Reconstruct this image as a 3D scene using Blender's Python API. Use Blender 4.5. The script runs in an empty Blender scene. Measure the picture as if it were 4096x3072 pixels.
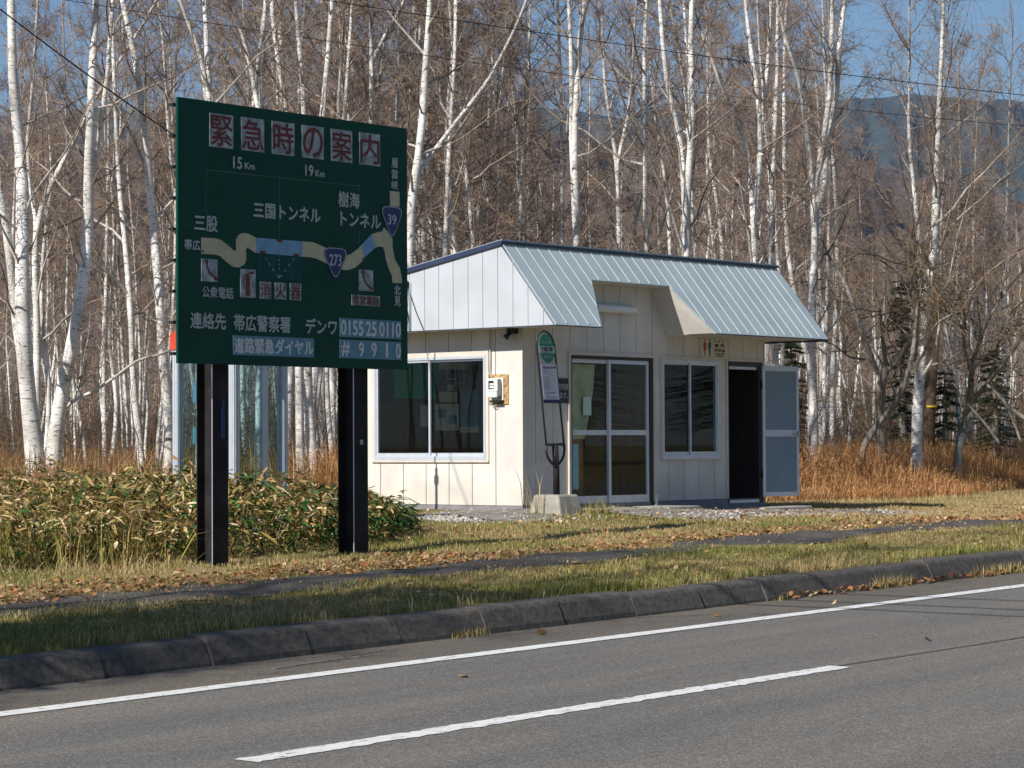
import bpy, bmesh, math, random
import numpy as np
from mathutils import Vector, Matrix
from mathutils.geometry import tessellate_polygon

# ------------------------------------------------------------------ camera, sky, sun, exposure
SC = bpy.context.scene
COL = SC.collection
R = math.radians
F, CX, CY = 9907.5, 2048.0, 1536.0
YAW, PIT, ROL = R(40.314), R(1.4527), R(-0.2768)
CAM = np.array([-25.2773, -21.2655, 0.848])
_c, _s = math.cos(YAW), math.sin(YAW)
FWD = np.array([_c*math.cos(PIT), _s*math.cos(PIT), math.sin(PIT)])
_r = np.array([_s, -_c, 0.0]); _u = np.cross(_r, FWD)
RGT = _r*math.cos(ROL) + _u*math.sin(ROL)
UPV = -_r*math.sin(ROL) + _u*math.cos(ROL)
cam = bpy.data.cameras.new('camera'); cam.sensor_width = 36; cam.lens = F/4096*36
cam.clip_start = 0.1; cam.clip_end = 20000
camo = bpy.data.objects.new('camera', cam); COL.objects.link(camo)
M = Matrix.Identity(4)
for i in range(3):
    M[i][0] = RGT[i]; M[i][1] = UPV[i]; M[i][2] = -FWD[i]; M[i][3] = CAM[i]
camo.matrix_world = M
SC.camera = camo

SUN_EL, SUN_BACK = 36.5, -0.8         # sun low to the left, along the road, grazing the shelter front
W = bpy.data.worlds.new('World'); SC.world = W; W.use_nodes = True
wn = W.node_tree.nodes; wl = W.node_tree.links
bg = wn['Background']
sky = wn.new('ShaderNodeTexSky'); sky.sky_type = 'NISHITA'; sky.sun_disc = False
sky.sun_elevation = R(SUN_EL); sky.sun_rotation = R(-90+SUN_BACK)
sky.air_density = 1.0; sky.dust_density = 0.1; sky.ozone_density = 2.0
tcw = wn.new('ShaderNodeTexCoord'); mpw = wn.new('ShaderNodeMapping'); mpw.inputs['Scale'].default_value = (1, 1, 3.2); mpw.inputs['Location'].default_value = (0.35, 0.1, 0.0)
ns = wn.new('ShaderNodeTexNoise'); ns.inputs['Scale'].default_value = 5.5; ns.inputs['Detail'].default_value = 7; ns.inputs['Roughness'].default_value = 0.6
rp = wn.new('ShaderNodeValToRGB'); rp.color_ramp.elements[0].position = 0.56; rp.color_ramp.elements[1].position = 0.78; rp.color_ramp.elements[1].color = (0.7, 0.7, 0.7, 1)
tint = wn.new('ShaderNodeMixRGB'); tint.blend_type = 'MULTIPLY'; tint.inputs[0].default_value = 1; tint.inputs[2].default_value = (0.88, 0.99, 1.10, 1)
mxw = wn.new('ShaderNodeMixRGB'); mxw.inputs[2].default_value = (7.0, 6.8, 6.5, 1)
wl.new(tcw.outputs['Generated'], mpw.inputs[0]); wl.new(mpw.outputs[0], ns.inputs['Vector']); wl.new(ns.outputs['Fac'], rp.inputs[0]); wl.new(rp.outputs[0], mxw.inputs[0])
wl.new(sky.outputs[0], tint.inputs[1]); wl.new(tint.outputs[0], mxw.inputs[1]); wl.new(mxw.outputs[0], bg.inputs[0])
bg.inputs[1].default_value = 0.062
sun = bpy.data.lights.new('sun', 'SUN'); sun.energy = 5.0; sun.angle = R(0.5); sun.color = (1.0, 0.94, 0.86)
suno = bpy.data.objects.new('sun', sun); COL.objects.link(suno)
sd = Vector((math.cos(R(SUN_EL))*math.cos(R(SUN_BACK)), -math.cos(R(SUN_EL))*math.sin(R(SUN_BACK)), -math.sin(R(SUN_EL))))
suno.rotation_euler = sd.to_track_quat('-Z', 'Y').to_euler()
SC.view_settings.view_transform = 'Standard'; SC.view_settings.look = 'None'
SC.view_settings.exposure = 0.42; SC.view_settings.gamma = 1.0
SC.render.engine = 'CYCLES'
SC.cycles.max_bounces = 8; SC.cycles.transparent_max_bounces = 16

RNG = np.random.default_rng(11)
random.seed(5)

def at(px, py, D):                     # the world point D metres along the lens axis behind a spot of the 4096 px photo
    return CAM + (FWD + RGT*(px-CX)/F - UPV*(py-CY)/F)*D

# ------------------------------------------------------------------ ground heights
def rs(X): return 80*0.016*np.tanh(np.asarray(X, float)/80)
def road_z(X): return rs(X) - 0.4976
def z0(X):
    X = np.asarray(X, float)
    return np.where(X < 0, 0.6*np.tanh(0.05*X), -0.20*(1-np.exp(-np.maximum(0, X-2)/4.0))+np.clip(0.012*(X-16), 0, 2.0))
def gz(X, Y):
    t = np.clip((np.asarray(Y, float)+8.0)/8.0, 0, 1)
    return (road_z(X)+0.195)*(1-t) + z0(X)*t

# ------------------------------------------------------------------ materials
MATS = {}
def nd(nt, t, **kw):
    n = nt.nodes.new(t)
    for k, v in kw.items():
        if k in n.inputs: n.inputs[k].default_value = v
        else: setattr(n, k, v)
    return n
def pm(name, col, rough=0.6, var=0.12, scale=6.0, metal=0.0, bump=0.0, bscale=60.0, spec=0.4, stretch=None, col2=None, lo=0.35, hi=0.65, detail=5.0):
    """painted or raw surface: two real tones mixed by noise, optional fine bump"""
    m = bpy.data.materials.new(name); m.use_nodes = True; MATS[name] = m
    nt = m.node_tree; b = nt.nodes['Principled BSDF']
    b.inputs['Roughness'].default_value = rough; b.inputs['Metallic'].default_value = metal
    b.inputs['Specular IOR Level'].default_value = spec
    tc = nd(nt, 'ShaderNodeTexCoord')
    src = tc.outputs['Object']
    if stretch:
        mp = nd(nt, 'ShaderNodeMapping'); mp.inputs['Scale'].default_value = stretch
        nt.links.new(src, mp.inputs[0]); src = mp.outputs[0]
    n = nd(nt, 'ShaderNodeTexNoise', Scale=scale, Detail=detail)
    nt.links.new(src, n.inputs['Vector'])
    r = nd(nt, 'ShaderNodeValToRGB')
    c2 = col2 if col2 else tuple(c*(1-var) for c in col)
    c1 = col if col2 else tuple(min(1, c*(1+var*0.5)) for c in col)
    r.color_ramp.elements[0].position = lo; r.color_ramp.elements[1].position = hi
    r.color_ramp.elements[0].color = (*c2, 1); r.color_ramp.elements[1].color = (*c1, 1)
    nt.links.new(n.outputs['Fac'], r.inputs[0])
    nt.links.new(r.outputs[0], b.inputs['Base Color'])
    if bump:
        n2 = nd(nt, 'ShaderNodeTexNoise', Scale=bscale, Detail=4.0)
        nt.links.new(src, n2.inputs['Vector'])
        bp = nd(nt, 'ShaderNodeBump', Strength=bump, Distance=0.02)
        nt.links.new(n2.outputs['Fac'], bp.inputs['Height']); nt.links.new(bp.outputs[0], b.inputs['Normal'])
    return m
def glass(name, tint=(0.92, 0.97, 0.95), rough=0.0):
    m = bpy.data.materials.new(name); m.use_nodes = True; nt = m.node_tree
    nt.nodes.remove(nt.nodes['Principled BSDF'])
    out = nt.nodes['Material Output']
    t = nd(nt, 'ShaderNodeBsdfTransparent'); t.inputs[0].default_value = (*tint, 1)
    g = nd(nt, 'ShaderNodeBsdfGlossy'); g.inputs['Roughness'].default_value = rough
    lw = nd(nt, 'ShaderNodeLayerWeight', Blend=0.5); pw = nd(nt, 'ShaderNodeMath'); pw.operation = 'POWER'; pw.inputs[1].default_value = 5.0   # Schlick, the same from both sides
    fr = nd(nt, 'ShaderNodeMath'); fr.operation = 'MULTIPLY_ADD'; fr.inputs[1].default_value = 0.96; fr.inputs[2].default_value = 0.018; mx = nd(nt, 'ShaderNodeMixShader')
    nt.links.new(lw.outputs['Facing'], pw.inputs[0]); nt.links.new(pw.outputs[0], fr.inputs[0]); nt.links.new(fr.outputs[0], mx.inputs[0]); nt.links.new(t.outputs[0], mx.inputs[1]); nt.links.new(g.outputs[0], mx.inputs[2])
    nt.links.new(mx.outputs[0], out.inputs[0])
    return m
def attr_mat(name, rough=0.7, spec=0.25, transl=0.0):
    """colour that each blade, leaf or twig carries itself"""
    m = bpy.data.materials.new(name); m.use_nodes = True; nt = m.node_tree
    b = nt.nodes['Principled BSDF']; b.inputs['Roughness'].default_value = rough; b.inputs['Specular IOR Level'].default_value = spec
    a = nd(nt, 'ShaderNodeAttribute'); a.attribute_name = 'tint'
    nt.links.new(a.outputs['Color'], b.inputs['Base Color'])
    if transl:
        tr = nd(nt, 'ShaderNodeBsdfTranslucent'); mx = nd(nt, 'ShaderNodeMixShader'); mx.inputs[0].default_value = transl
        nt.links.new(a.outputs['Color'], tr.inputs[0])
        nt.links.new(b.outputs[0], mx.inputs[1]); nt.links.new(tr.outputs[0], mx.inputs[2])
        nt.links.new(mx.outputs[0], nt.nodes['Material Output'].inputs[0])
    return m

siding_m = pm('cream siding', (0.66, 0.63, 0.58), 0.55, 0.10, 2.2, bump=0.04, bscale=30)
def grime(m):
    """rain streaks and splash dirt low on the boards"""
    nt = m.node_tree; L = nt.links.new; b = nt.nodes['Principled BSDF']; tc = nd(nt, 'ShaderNodeTexCoord')
    mp = nd(nt, 'ShaderNodeMapping'); mp.inputs['Scale'].default_value = (9, 9, 0.7); L(tc.outputs['Object'], mp.inputs[0])
    n = nd(nt, 'ShaderNodeTexNoise', Scale=1.6, Detail=6.0, Roughness=0.7); L(mp.outputs[0], n.inputs['Vector'])
    r = nd(nt, 'ShaderNodeValToRGB'); r.color_ramp.elements[0].position = 0.30; r.color_ramp.elements[1].position = 0.55
    r.color_ramp.elements[0].color = (0.74, 0.71, 0.66, 1); r.color_ramp.elements[1].color = (1, 1, 1, 1); L(n.outputs['Fac'], r.inputs[0])
    sx = nd(nt, 'ShaderNodeSeparateXYZ'); L(tc.outputs['Object'], sx.inputs[0])
    n2 = nd(nt, 'ShaderNodeTexNoise', Scale=5.0, Detail=5.0); L(tc.outputs['Object'], n2.inputs['Vector'])
    ad = nd(nt, 'ShaderNodeMath'); ad.operation = 'MULTIPLY_ADD'; ad.inputs[1].default_value = -0.55; L(n2.outputs['Fac'], ad.inputs[0]); L(sx.outputs[2], ad.inputs[2])
    r2 = nd(nt, 'ShaderNodeValToRGB'); r2.color_ramp.elements[0].position = 0.0; r2.color_ramp.elements[1].position = 0.16
    r2.color_ramp.elements[0].color = (0.72, 0.67, 0.58, 1); r2.color_ramp.elements[1].color = (1, 1, 1, 1); L(ad.outputs[0], r2.inputs[0])
    old = b.inputs['Base Color'].links[0].from_socket
    for q in (r, r2):
        mx = nd(nt, 'ShaderNodeMixRGB'); mx.blend_type = 'MULTIPLY'; mx.inputs[0].default_value = 0.24; L(old, mx.inputs[1]); L(q.outputs[0], mx.inputs[2]); old = mx.outputs[0]
    L(old, b.inputs['Base Color'])
grime(siding_m)
trim_m = pm('cream trim', (0.62, 0.57, 0.50), 0.5, 0.08, 3)
gable_m = pm('white gable sheet', (0.47, 0.50, 0.54), 0.45, 0.07, 2.0)
roof_m = pm('pale blue roof steel', (0.37, 0.445, 0.465), 0.42, 0.10, 1.6, metal=0.0, spec=0.6)
fascia_m = pm('dark blue flashing', (0.03, 0.045, 0.09), 0.4, 0.2, 4)
concrete_m = pm('weathered concrete', (0.36, 0.34, 0.29), 0.85, 0.25, 5, bump=0.25, bscale=70)
found_m = pm('grey painted footing', (0.22, 0.215, 0.24), 0.8, 0.2, 4)
dark_m = pm('dark groove backing', (0.035, 0.030, 0.026), 0.8, 0.1, 3)
brownframe_m = pm('dark brown door frame', (0.035, 0.026, 0.022), 0.5, 0.15, 6)
alu_m = pm('silver aluminium', (0.62, 0.66, 0.72), 0.35, 0.06, 8, metal=0.35)
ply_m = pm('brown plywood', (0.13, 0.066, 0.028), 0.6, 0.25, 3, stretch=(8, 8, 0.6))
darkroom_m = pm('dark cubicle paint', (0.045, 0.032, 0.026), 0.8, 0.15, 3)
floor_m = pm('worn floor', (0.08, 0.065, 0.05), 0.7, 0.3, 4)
frost_m = pm('frosted door panel', (0.20, 0.27, 0.33), 0.35, 0.05, 3, bump=0.1, bscale=200)
steel_dark = pm('dark brown post paint', (0.026, 0.0225, 0.024), 0.6, 0.4, 4, bump=0.06, bscale=30, spec=0.15)
black_m = pm('black steel', (0.02, 0.02, 0.022), 0.45, 0.2, 10)
white_m = pm('white plastic', (0.78, 0.78, 0.75), 0.4, 0.04, 6)
grey_m = pm('grey plastic', (0.42, 0.42, 0.40), 0.45, 0.05, 6)
board_green = pm('sign green sheet', (0.001, 0.056, 0.036), 0.5, 0.18, 1.4, spec=0.2)
sign_white = pm('sign white sheet', (0.41, 0.47, 0.47), 0.45, 0.22, 22)
plate_white = pm('plate lettering white', (0.60, 0.65, 0.66), 0.45, 0.12, 22)
sign_tile = pm('sign tile white', (0.33, 0.38, 0.40), 0.4, 0.5, 9)
sign_red = pm('sign faded red', (0.15, 0.022, 0.022), 0.5, 0.3, 14)
sign_yel = pm('sign cream road', (0.50, 0.47, 0.30), 0.5, 0.1, 8)
sign_blue = pm('sign pale blue', (0.17, 0.34, 0.52), 0.45, 0.18, 7)
plate_blue = pm('sign steel blue', (0.11, 0.27, 0.36), 0.45, 0.2, 5)
shield_m = pm('route shield blue', (0.020, 0.028, 0.13), 0.4, 0.15, 5)
line_green = pm('sign thin line', (0.07, 0.17, 0.13), 0.5, 0.15, 12)
glass_m = glass('window glass')
booth_glass = glass('booth glass', (0.82, 0.91, 0.93))
red_m = pm('red roof paint', (0.55, 0.06, 0.03), 0.45, 0.15, 5)
paper_w = pm('paper white', (0.82, 0.82, 0.78), 0.7, 0.06, 9)
paper_g = pm('paper green', (0.03, 0.48, 0.30), 0.7, 0.10, 4)
paper_b = pm('paper blue', (0.14, 0.36, 0.58), 0.6, 0.30, 5)
paper_lb = pm('paper pale blue', (0.30, 0.55, 0.66), 0.6, 0.15, 5)
reflection_cream = pm('cream reflection', (0.50, 0.47, 0.30), 0.8, 0.30, 3.5, lo=0.3, hi=0.55)  # tone of the reflection painted behind the door glass
bs_green = pm('bus stop green', (0.02, 0.25, 0.16), 0.4, 0.08, 5)
bs_blue = pm('bus stop blue', (0.02, 0.03, 0.12), 0.4, 0.1, 5)
ts_white = pm('toilet sign white', (0.66, 0.66, 0.48), 0.45, 0.06, 6)
ts_red = pm('toilet sign red', (0.50, 0.03, 0.05), 0.45, 0.08, 6)
ts_blue = pm('toilet sign blue', (0.04, 0.07, 0.30), 0.45, 0.08, 6)
plywood_plate = pm('weathered meter board', (0.52, 0.33, 0.13), 0.75, 0.3, 7, col2=(0.13, 0.09, 0.06), lo=0.36, hi=0.56, stretch=(1, 3, 3))
wood_pole = pm('brown pole wood', (0.11, 0.07, 0.04), 0.8, 0.3, 4, stretch=(6, 6, 0.6))
willow_m = pm('grey willow bark', (0.27, 0.245, 0.21), 0.9, 0.45, 6, bump=0.6, bscale=22, stretch=(3, 3, 0.8))
wire_m = pm('black wire', (0.012, 0.012, 0.014), 0.5, 0.1, 3)
white_paint = None
leaf_m = attr_mat('leaf', 0.6, 0.3, 0.25)
grass_m = attr_mat('grass blade', 0.65, 0.25, 0.2)
twig_m = attr_mat('twig bark', 0.75, 0.2)
needle_m = attr_mat('needles', 0.7, 0.2)

def bark_mat():
    m = bpy.data.materials.new('birch bark'); m.use_nodes = True; nt = m.node_tree; L = nt.links.new
    b = nt.nodes['Principled BSDF']; b.inputs['Roughness'].default_value = 0.7; b.inputs['Specular IOR Level'].default_value = 0.25
    tc = nd(nt, 'ShaderNodeTexCoord')
    mp = nd(nt, 'ShaderNodeMapping'); mp.inputs['Scale'].default_value = (5, 5, 42); L(tc.outputs['Object'], mp.inputs[0])
    n1 = nd(nt, 'ShaderNodeTexNoise', Scale=1.6, Detail=3.0); L(mp.outputs[0], n1.inputs['Vector'])
    r1 = nd(nt, 'ShaderNodeValToRGB'); r1.color_ramp.elements[0].position = 0.33; r1.color_ramp.elements[1].position = 0.42
    r1.color_ramp.elements[0].color = (0.0, 0.0, 0.0, 1); r1.color_ramp.elements[1].color = (1, 1, 1, 1); L(n1.outputs['Fac'], r1.inputs[0])
    mp2 = nd(nt, 'ShaderNodeMapping'); mp2.inputs['Scale'].default_value = (6, 6, 3.2); L(tc.outputs['Object'], mp2.inputs[0])
    n2 = nd(nt, 'ShaderNodeTexNoise', Scale=1.0, Detail=5.0, Roughness=0.7); L(mp2.outputs[0], n2.inputs['Vector'])
    r2 = nd(nt, 'ShaderNodeValToRGB'); r2.color_ramp.elements[0].position = 0.30; r2.color_ramp.elements[1].position = 0.40
    r2.color_ramp.elements[0].color = (0.0, 0.0, 0.0, 1); r2.color_ramp.elements[1].color = (1, 1, 1, 1); L(n2.outputs['Fac'], r2.inputs[0])
    mul = nd(nt, 'ShaderNodeMath'); mul.operation = 'MULTIPLY'; L(r1.outputs[0], mul.inputs[0]); L(r2.outputs[0], mul.inputs[1])
    n3 = nd(nt, 'ShaderNodeTexNoise', Scale=1.3, Detail=4.0); L(tc.outputs['Object'], n3.inputs['Vector'])
    r3 = nd(nt, 'ShaderNodeValToRGB'); r3.color_ramp.elements[0].color = (0.52, 0.49, 0.45, 1); r3.color_ramp.elements[1].color = (0.82, 0.80, 0.77, 1)
    r3.color_ramp.elements[0].position = 0.36; r3.color_ramp.elements[1].position = 0.58
    L(n3.outputs['Fac'], r3.inputs[0])
    mx = nd(nt, 'ShaderNodeMixRGB'); mx.inputs[1].default_value = (0.085, 0.072, 0.062, 1); L(mul.outputs[0], mx.inputs[0]); L(r3.outputs[0], mx.inputs[2])
    at_ = nd(nt, 'ShaderNodeAttribute'); at_.attribute_name = 'tint'
    mx2 = nd(nt, 'ShaderNodeMixRGB'); mx2.blend_type = 'MULTIPLY'; mx2.inputs[0].default_value = 1.0
    L(mx.outputs[0], mx2.inputs[1]); L(at_.outputs['Color'], mx2.inputs[2]); L(mx2.outputs[0], b.inputs['Base Color'])
    bp = nd(nt, 'ShaderNodeBump', Strength=0.5, Distance=0.01); L(mul.outputs[0], bp.inputs['Height']); L(bp.outputs[0], b.inputs['Normal'])
    return m
bark_m = bark_mat()

def ground_mat(name, cols, scale=0.8, fine=45.0, bump=0.5):
    m = bpy.data.materials.new(name); m.use_nodes = True; nt = m.node_tree; L = nt.links.new
    b = nt.nodes['Principled BSDF']; b.inputs['Roughness'].default_value = 0.95; b.inputs['Specular IOR Level'].default_value = 0.1
    tc = nd(nt, 'ShaderNodeTexCoord')
    n1 = nd(nt, 'ShaderNodeTexNoise', Scale=scale, Detail=8.0, Roughness=0.65); L(tc.outputs['Object'], n1.inputs['Vector'])
    r = nd(nt, 'ShaderNodeValToRGB'); e = r.color_ramp.elements
    e[0].position = 0.32; e[1].position = 0.68; e[0].color = (*cols[0], 1); e[1].color = (*cols[-1], 1)
    for i, c in enumerate(cols[1:-1]):
        x = e.new(0.32+0.36*(i+1)/(len(cols)-1)); x.color = (*c, 1)
    n2 = nd(nt, 'ShaderNodeTexNoise', Scale=fine, Detail=3.0); L(tc.outputs['Object'], n2.inputs['Vector'])
    ad = nd(nt, 'ShaderNodeMath'); ad.operation = 'MULTIPLY_ADD'; ad.inputs[1].default_value = 0.5; 
    L(n2.outputs['Fac'], ad.inputs[0]); 
    sb = nd(nt, 'ShaderNodeMath'); sb.operation = 'SUBTRACT'; sb.inputs[1].default_value = 0.25; L(n1.outputs['Fac'], sb.inputs[0]); L(sb.outputs[0], ad.inputs[2])
    L(ad.outputs[0], r.inputs[0]); L(r.outputs[0], b.inputs['Base Color'])
    bp = nd(nt, 'ShaderNodeBump', Strength=bump, Distance=0.03); L(n2.outputs['Fac'], bp.inputs['Height']); L(bp.outputs[0], b.inputs['Normal'])
    return m
verge_m = ground_mat('verge turf soil', [(0.09, 0.08, 0.03), (0.16, 0.14, 0.05), (0.25, 0.19, 0.085), (0.33, 0.25, 0.13)])
walk_m = ground_mat('old dark pavement', [(0.055, 0.052, 0.050), (0.085, 0.081, 0.077), (0.13, 0.115, 0.098)], 1.5, 80, 0.3)
gravel_m = ground_mat('gravel bed', [(0.16, 0.14, 0.12), (0.27, 0.25, 0.22), (0.36, 0.33, 0.29)], 6, 90, 0.8)
hill_m = ground_mat('wooded hillside', [(0.030, 0.046, 0.048), (0.046, 0.062, 0.056), (0.075, 0.072, 0.064)], 0.012, 0.12, 0.0)
hillb_m = ground_mat('bare wooded slope', [(0.060, 0.048, 0.044), (0.095, 0.072, 0.060), (0.135, 0.092, 0.068)], 0.02, 0.3, 0.0)

def asphalt_mat(name, base, speck=1.0):
    m = bpy.data.materials.new(name); m.use_nodes = True; nt = m.node_tree; L = nt.links.new
    b = nt.nodes['Principled BSDF']; b.inputs['Roughness'].default_value = 0.85; b.inputs['Specular IOR Level'].default_value = 0.25
    tc = nd(nt, 'ShaderNodeTexCoord')
    v = nd(nt, 'ShaderNodeTexVoronoi', Scale=105.0); L(tc.outputs['Object'], v.inputs['Vector'])
    r = nd(nt, 'ShaderNodeValToRGB'); e = r.color_ramp.elements
    e[0].position = 0.0; e[1].position = 1.0
    e[0].color = (*[c*0.62 for c in base], 1); e[1].color = (*[c*1.75 for c in base], 1)
    x = e.new(0.7); x.color = (*[c*1.05 for c in base], 1); x = e.new(0.3); x.color = (*[c*0.85 for c in base], 1)
    hs = nd(nt, 'ShaderNodeSeparateColor'); L(v.outputs['Color'], hs.inputs[0]); L(hs.outputs[0], r.inputs[0])
    n = nd(nt, 'ShaderNodeTexNoise', Scale=0.9, Detail=6.0, Roughness=0.6)
    mp = nd(nt, 'ShaderNodeMapping'); mp.inputs['Scale'].default_value = (0.35, 1.5, 1); L(tc.outputs['Object'], mp.inputs[0]); L(mp.outputs[0], n.inputs['Vector'])
    r2 = nd(nt, 'ShaderNodeValToRGB'); r2.color_ramp.elements[0].position = 0.3; r2.color_ramp.elements[1].position = 0.7
    r2.color_ramp.elements[0].color = (0.80, 0.83, 0.88, 1); r2.color_ramp.elements[1].color = (1.10, 1.04, 0.97, 1); L(n.outputs['Fac'], r2.inputs[0])
    mx = nd(nt, 'ShaderNodeMixRGB'); mx.blend_type = 'MULTIPLY'; mx.inputs[0].default_value = 1; L(r.outputs[0], mx.inputs[1]); L(r2.outputs[0], mx.inputs[2])
    L(mx.outputs[0], b.inputs['Base Color'])
    n3 = nd(nt, 'ShaderNodeTexNoise', Scale=1.0, Detail=5.0, Roughness=0.7)
    mp3 = nd(nt, 'ShaderNodeMapping'); mp3.inputs['Scale'].default_value = (0.06, 0.9, 1); L(tc.outputs['Object'], mp3.inputs[0]); L(mp3.outputs[0], n3.inputs['Vector'])
    r3 = nd(nt, 'ShaderNodeValToRGB'); r3.color_ramp.elements[0].position = 0.35; r3.color_ramp.elements[1].position = 0.65
    r3.color_ramp.elements[0].color = (0.84, 0.85, 0.87, 1); r3.color_ramp.elements[1].color = (1.08, 1.07, 1.04, 1); L(n3.outputs['Fac'], r3.inputs[0])
    mx3 = nd(nt, 'ShaderNodeMixRGB'); mx3.blend_type = 'MULTIPLY'; mx3.inputs[0].default_value = 1; L(mx.outputs[0], mx3.inputs[1]); L(r3.outputs[0], mx3.inputs[2]); L(mx3.outputs[0], b.inputs['Base Color'])
    bp = nd(nt, 'ShaderNodeBump', Strength=0.35, Distance=0.006); L(v.outputs['Distance'], bp.inputs['Height']); L(bp.outputs[0], b.inputs['Normal'])
    return m
asphalt_m = asphalt_mat('asphalt', (0.163, 0.156, 0.143))
gutter_m = asphalt_mat('gutter asphalt', (0.135, 0.122, 0.102))
def paint_mat():
    m = pm('road paint', (0.72, 0.72, 0.70), 0.6, 0.08, 10)
    nt = m.node_tree; L = nt.links.new; b = nt.nodes['Principled BSDF']
    tc = nd(nt, 'ShaderNodeTexCoord'); n = nd(nt, 'ShaderNodeTexNoise', Scale=26.0, Detail=5.0, Roughness=0.75)
    mp = nd(nt, 'ShaderNodeMapping'); mp.inputs['Scale'].default_value = (0.35, 1.0, 1); L(tc.outputs['Object'], mp.inputs[0]); L(mp.outputs[0], n.inputs['Vector'])
    r = nd(nt, 'ShaderNodeValToRGB'); r.color_ramp.elements[0].position = 0.37; r.color_ramp.elements[1].position = 0.43
    r.color_ramp.elements[0].color = (0.14, 0.13, 0.12, 1); r.color_ramp.elements[1].color = (1, 1, 1, 1); L(n.outputs['Fac'], r.inputs[0])
    old = b.inputs['Base Color'].links[0].from_socket
    mx = nd(nt, 'ShaderNodeMixRGB'); mx.blend_type = 'MULTIPLY'; mx.inputs[0].default_value = 1; L(old, mx.inputs[1]); L(r.outputs[0], mx.inputs[2]); L(mx.outputs[0], b.inputs['Base Color'])
    return m
road_paint = paint_mat()

# ------------------------------------------------------------------ mesh helpers
class MB:
    def __init__(self): self.v = []; self.f = []
    def add(self, vs, fs):
        o = len(self.v); self.v += [tuple(map(float, p)) for p in vs]; self.f += [tuple(i+o for i in q) for q in fs]; return self
    def box(self, x0, x1, y0, y1, z0_, z1):
        return self.add([(x0,y0,z0_),(x1,y0,z0_),(x1,y1,z0_),(x0,y1,z0_),(x0,y0,z1),(x1,y0,z1),(x1,y1,z1),(x0,y1,z1)],
                        [(0,3,2,1),(4,5,6,7),(0,1,5,4),(1,2,6,5),(2,3,7,6),(3,0,4,7)])
    def hexa(self, b4, t4):
        return self.add(list(b4)+list(t4), [(0,3,2,1),(4,5,6,7),(0,1,5,4),(1,2,6,5),(2,3,7,6),(3,0,4,7)])
    def tube(self, pts, r, sides=8):
        pts = [Vector(p) for p in pts]; n = len(pts)
        rr = r if hasattr(r, '__len__') else [r]*n
        vs = []; prev = None
        for i, p in enumerate(pts):
            t = (pts[min(i+1, n-1)]-pts[max(i-1, 0)]).normalized()
            a = prev if prev is not None else (Vector((1,0,0)) if abs(t.x) < 0.8 else Vector((0,1,0)))
            u = (a - t*a.dot(t)).normalized(); w = t.cross(u); prev = u
            for k in range(sides):
                an = 2*math.pi*k/sides
                vs.append(p + (u*math.cos(an)+w*math.sin(an))*rr[i])
        fs = [(i*sides+k, i*sides+(k+1)%sides, (i+1)*sides+(k+1)%sides, (i+1)*sides+k) for i in range(n-1) for k in range(sides)]
        fs += [tuple(reversed(range(sides))), tuple((n-1)*sides+k for k in range(sides))]
        return self.add(vs, fs)
    def poly(self, pts):                       # flat, possibly concave outline
        v = [Vector(p) for p in pts]
        return self.add(pts, [tuple(t) for t in tessellate_polygon([v])])
    def build(self, name, mat, parent=None, smooth=False, bevel=0.0):
        off = np.array(parent.location) if parent is not None else np.zeros(3)
        q = parent.parent if parent is not None else None
        while q is not None: off = off + np.array(q.location); q = q.parent
        me = bpy.data.meshes.new(name)
        me.from_pydata([tuple(np.array(p)-off) for p in self.v], [], self.f); me.validate()
        bm = bmesh.new(); bm.from_mesh(me); bmesh.ops.recalc_face_normals(bm, faces=bm.faces); bm.to_mesh(me); bm.free()
        for m in (mat if isinstance(mat, (list, tuple)) else [mat]): me.materials.append(m)
        if smooth: me.polygons.foreach_set('use_smooth', [True]*len(me.polygons))
        o = bpy.data.objects.new(name, me); COL.objects.link(o)
        if parent is not None: o.parent = parent
        if bevel:
            md = o.modifiers.new('edge', 'BEVEL'); md.width = bevel; md.segments = 2; md.limit_method = 'ANGLE'
        return o
def tag(o, label=None, cat=None, group=None, kind=None):
    if label: o['label'] = label
    if cat: o['category'] = cat
    if group: o['group'] = group
    if kind: o['kind'] = kind
    return o
def thing(name, label, cat, loc=(0,0,0), group=None):
    o = bpy.data.objects.new(name, None); COL.objects.link(o); o.location = tuple(map(float, loc)); o.empty_display_size = 0.2
    return tag(o, label, cat, group)
def npmesh(name, V, Q, mat, tint=None, smooth=False, parent=None, offset=None):
    """mesh from arrays: V (n,3), Q (m,3 or 4), tint (n,3)"""
    V = np.asarray(V, np.float32)
    if offset is not None: V = V - np.asarray(offset, np.float32)
    k = Q.shape[1]; me = bpy.data.meshes.new(name)
    me.vertices.add(len(V)); me.vertices.foreach_set('co', V.ravel())
    me.loops.add(Q.size); me.loops.foreach_set('vertex_index', Q.astype(np.int32).ravel())
    me.polygons.add(len(Q)); me.polygons.foreach_set('loop_start', np.arange(0, Q.size, k, dtype=np.int32))
    me.polygons.foreach_set('loop_total', np.full(len(Q), k, np.int32))
    if smooth: me.polygons.foreach_set('use_smooth', np.ones(len(Q), bool))
    me.update(calc_edges=True)
    if tint is not None:
        a = me.color_attributes.new('tint', 'FLOAT_COLOR', 'POINT')
        a.data.foreach_set('color', np.concatenate([tint, np.ones((len(tint), 1))], 1).astype(np.float32).ravel())
    me.materials.append(mat)
    o = bpy.data.objects.new(name, me); COL.objects.link(o)
    if parent is not None: o.parent = parent
    return o
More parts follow.
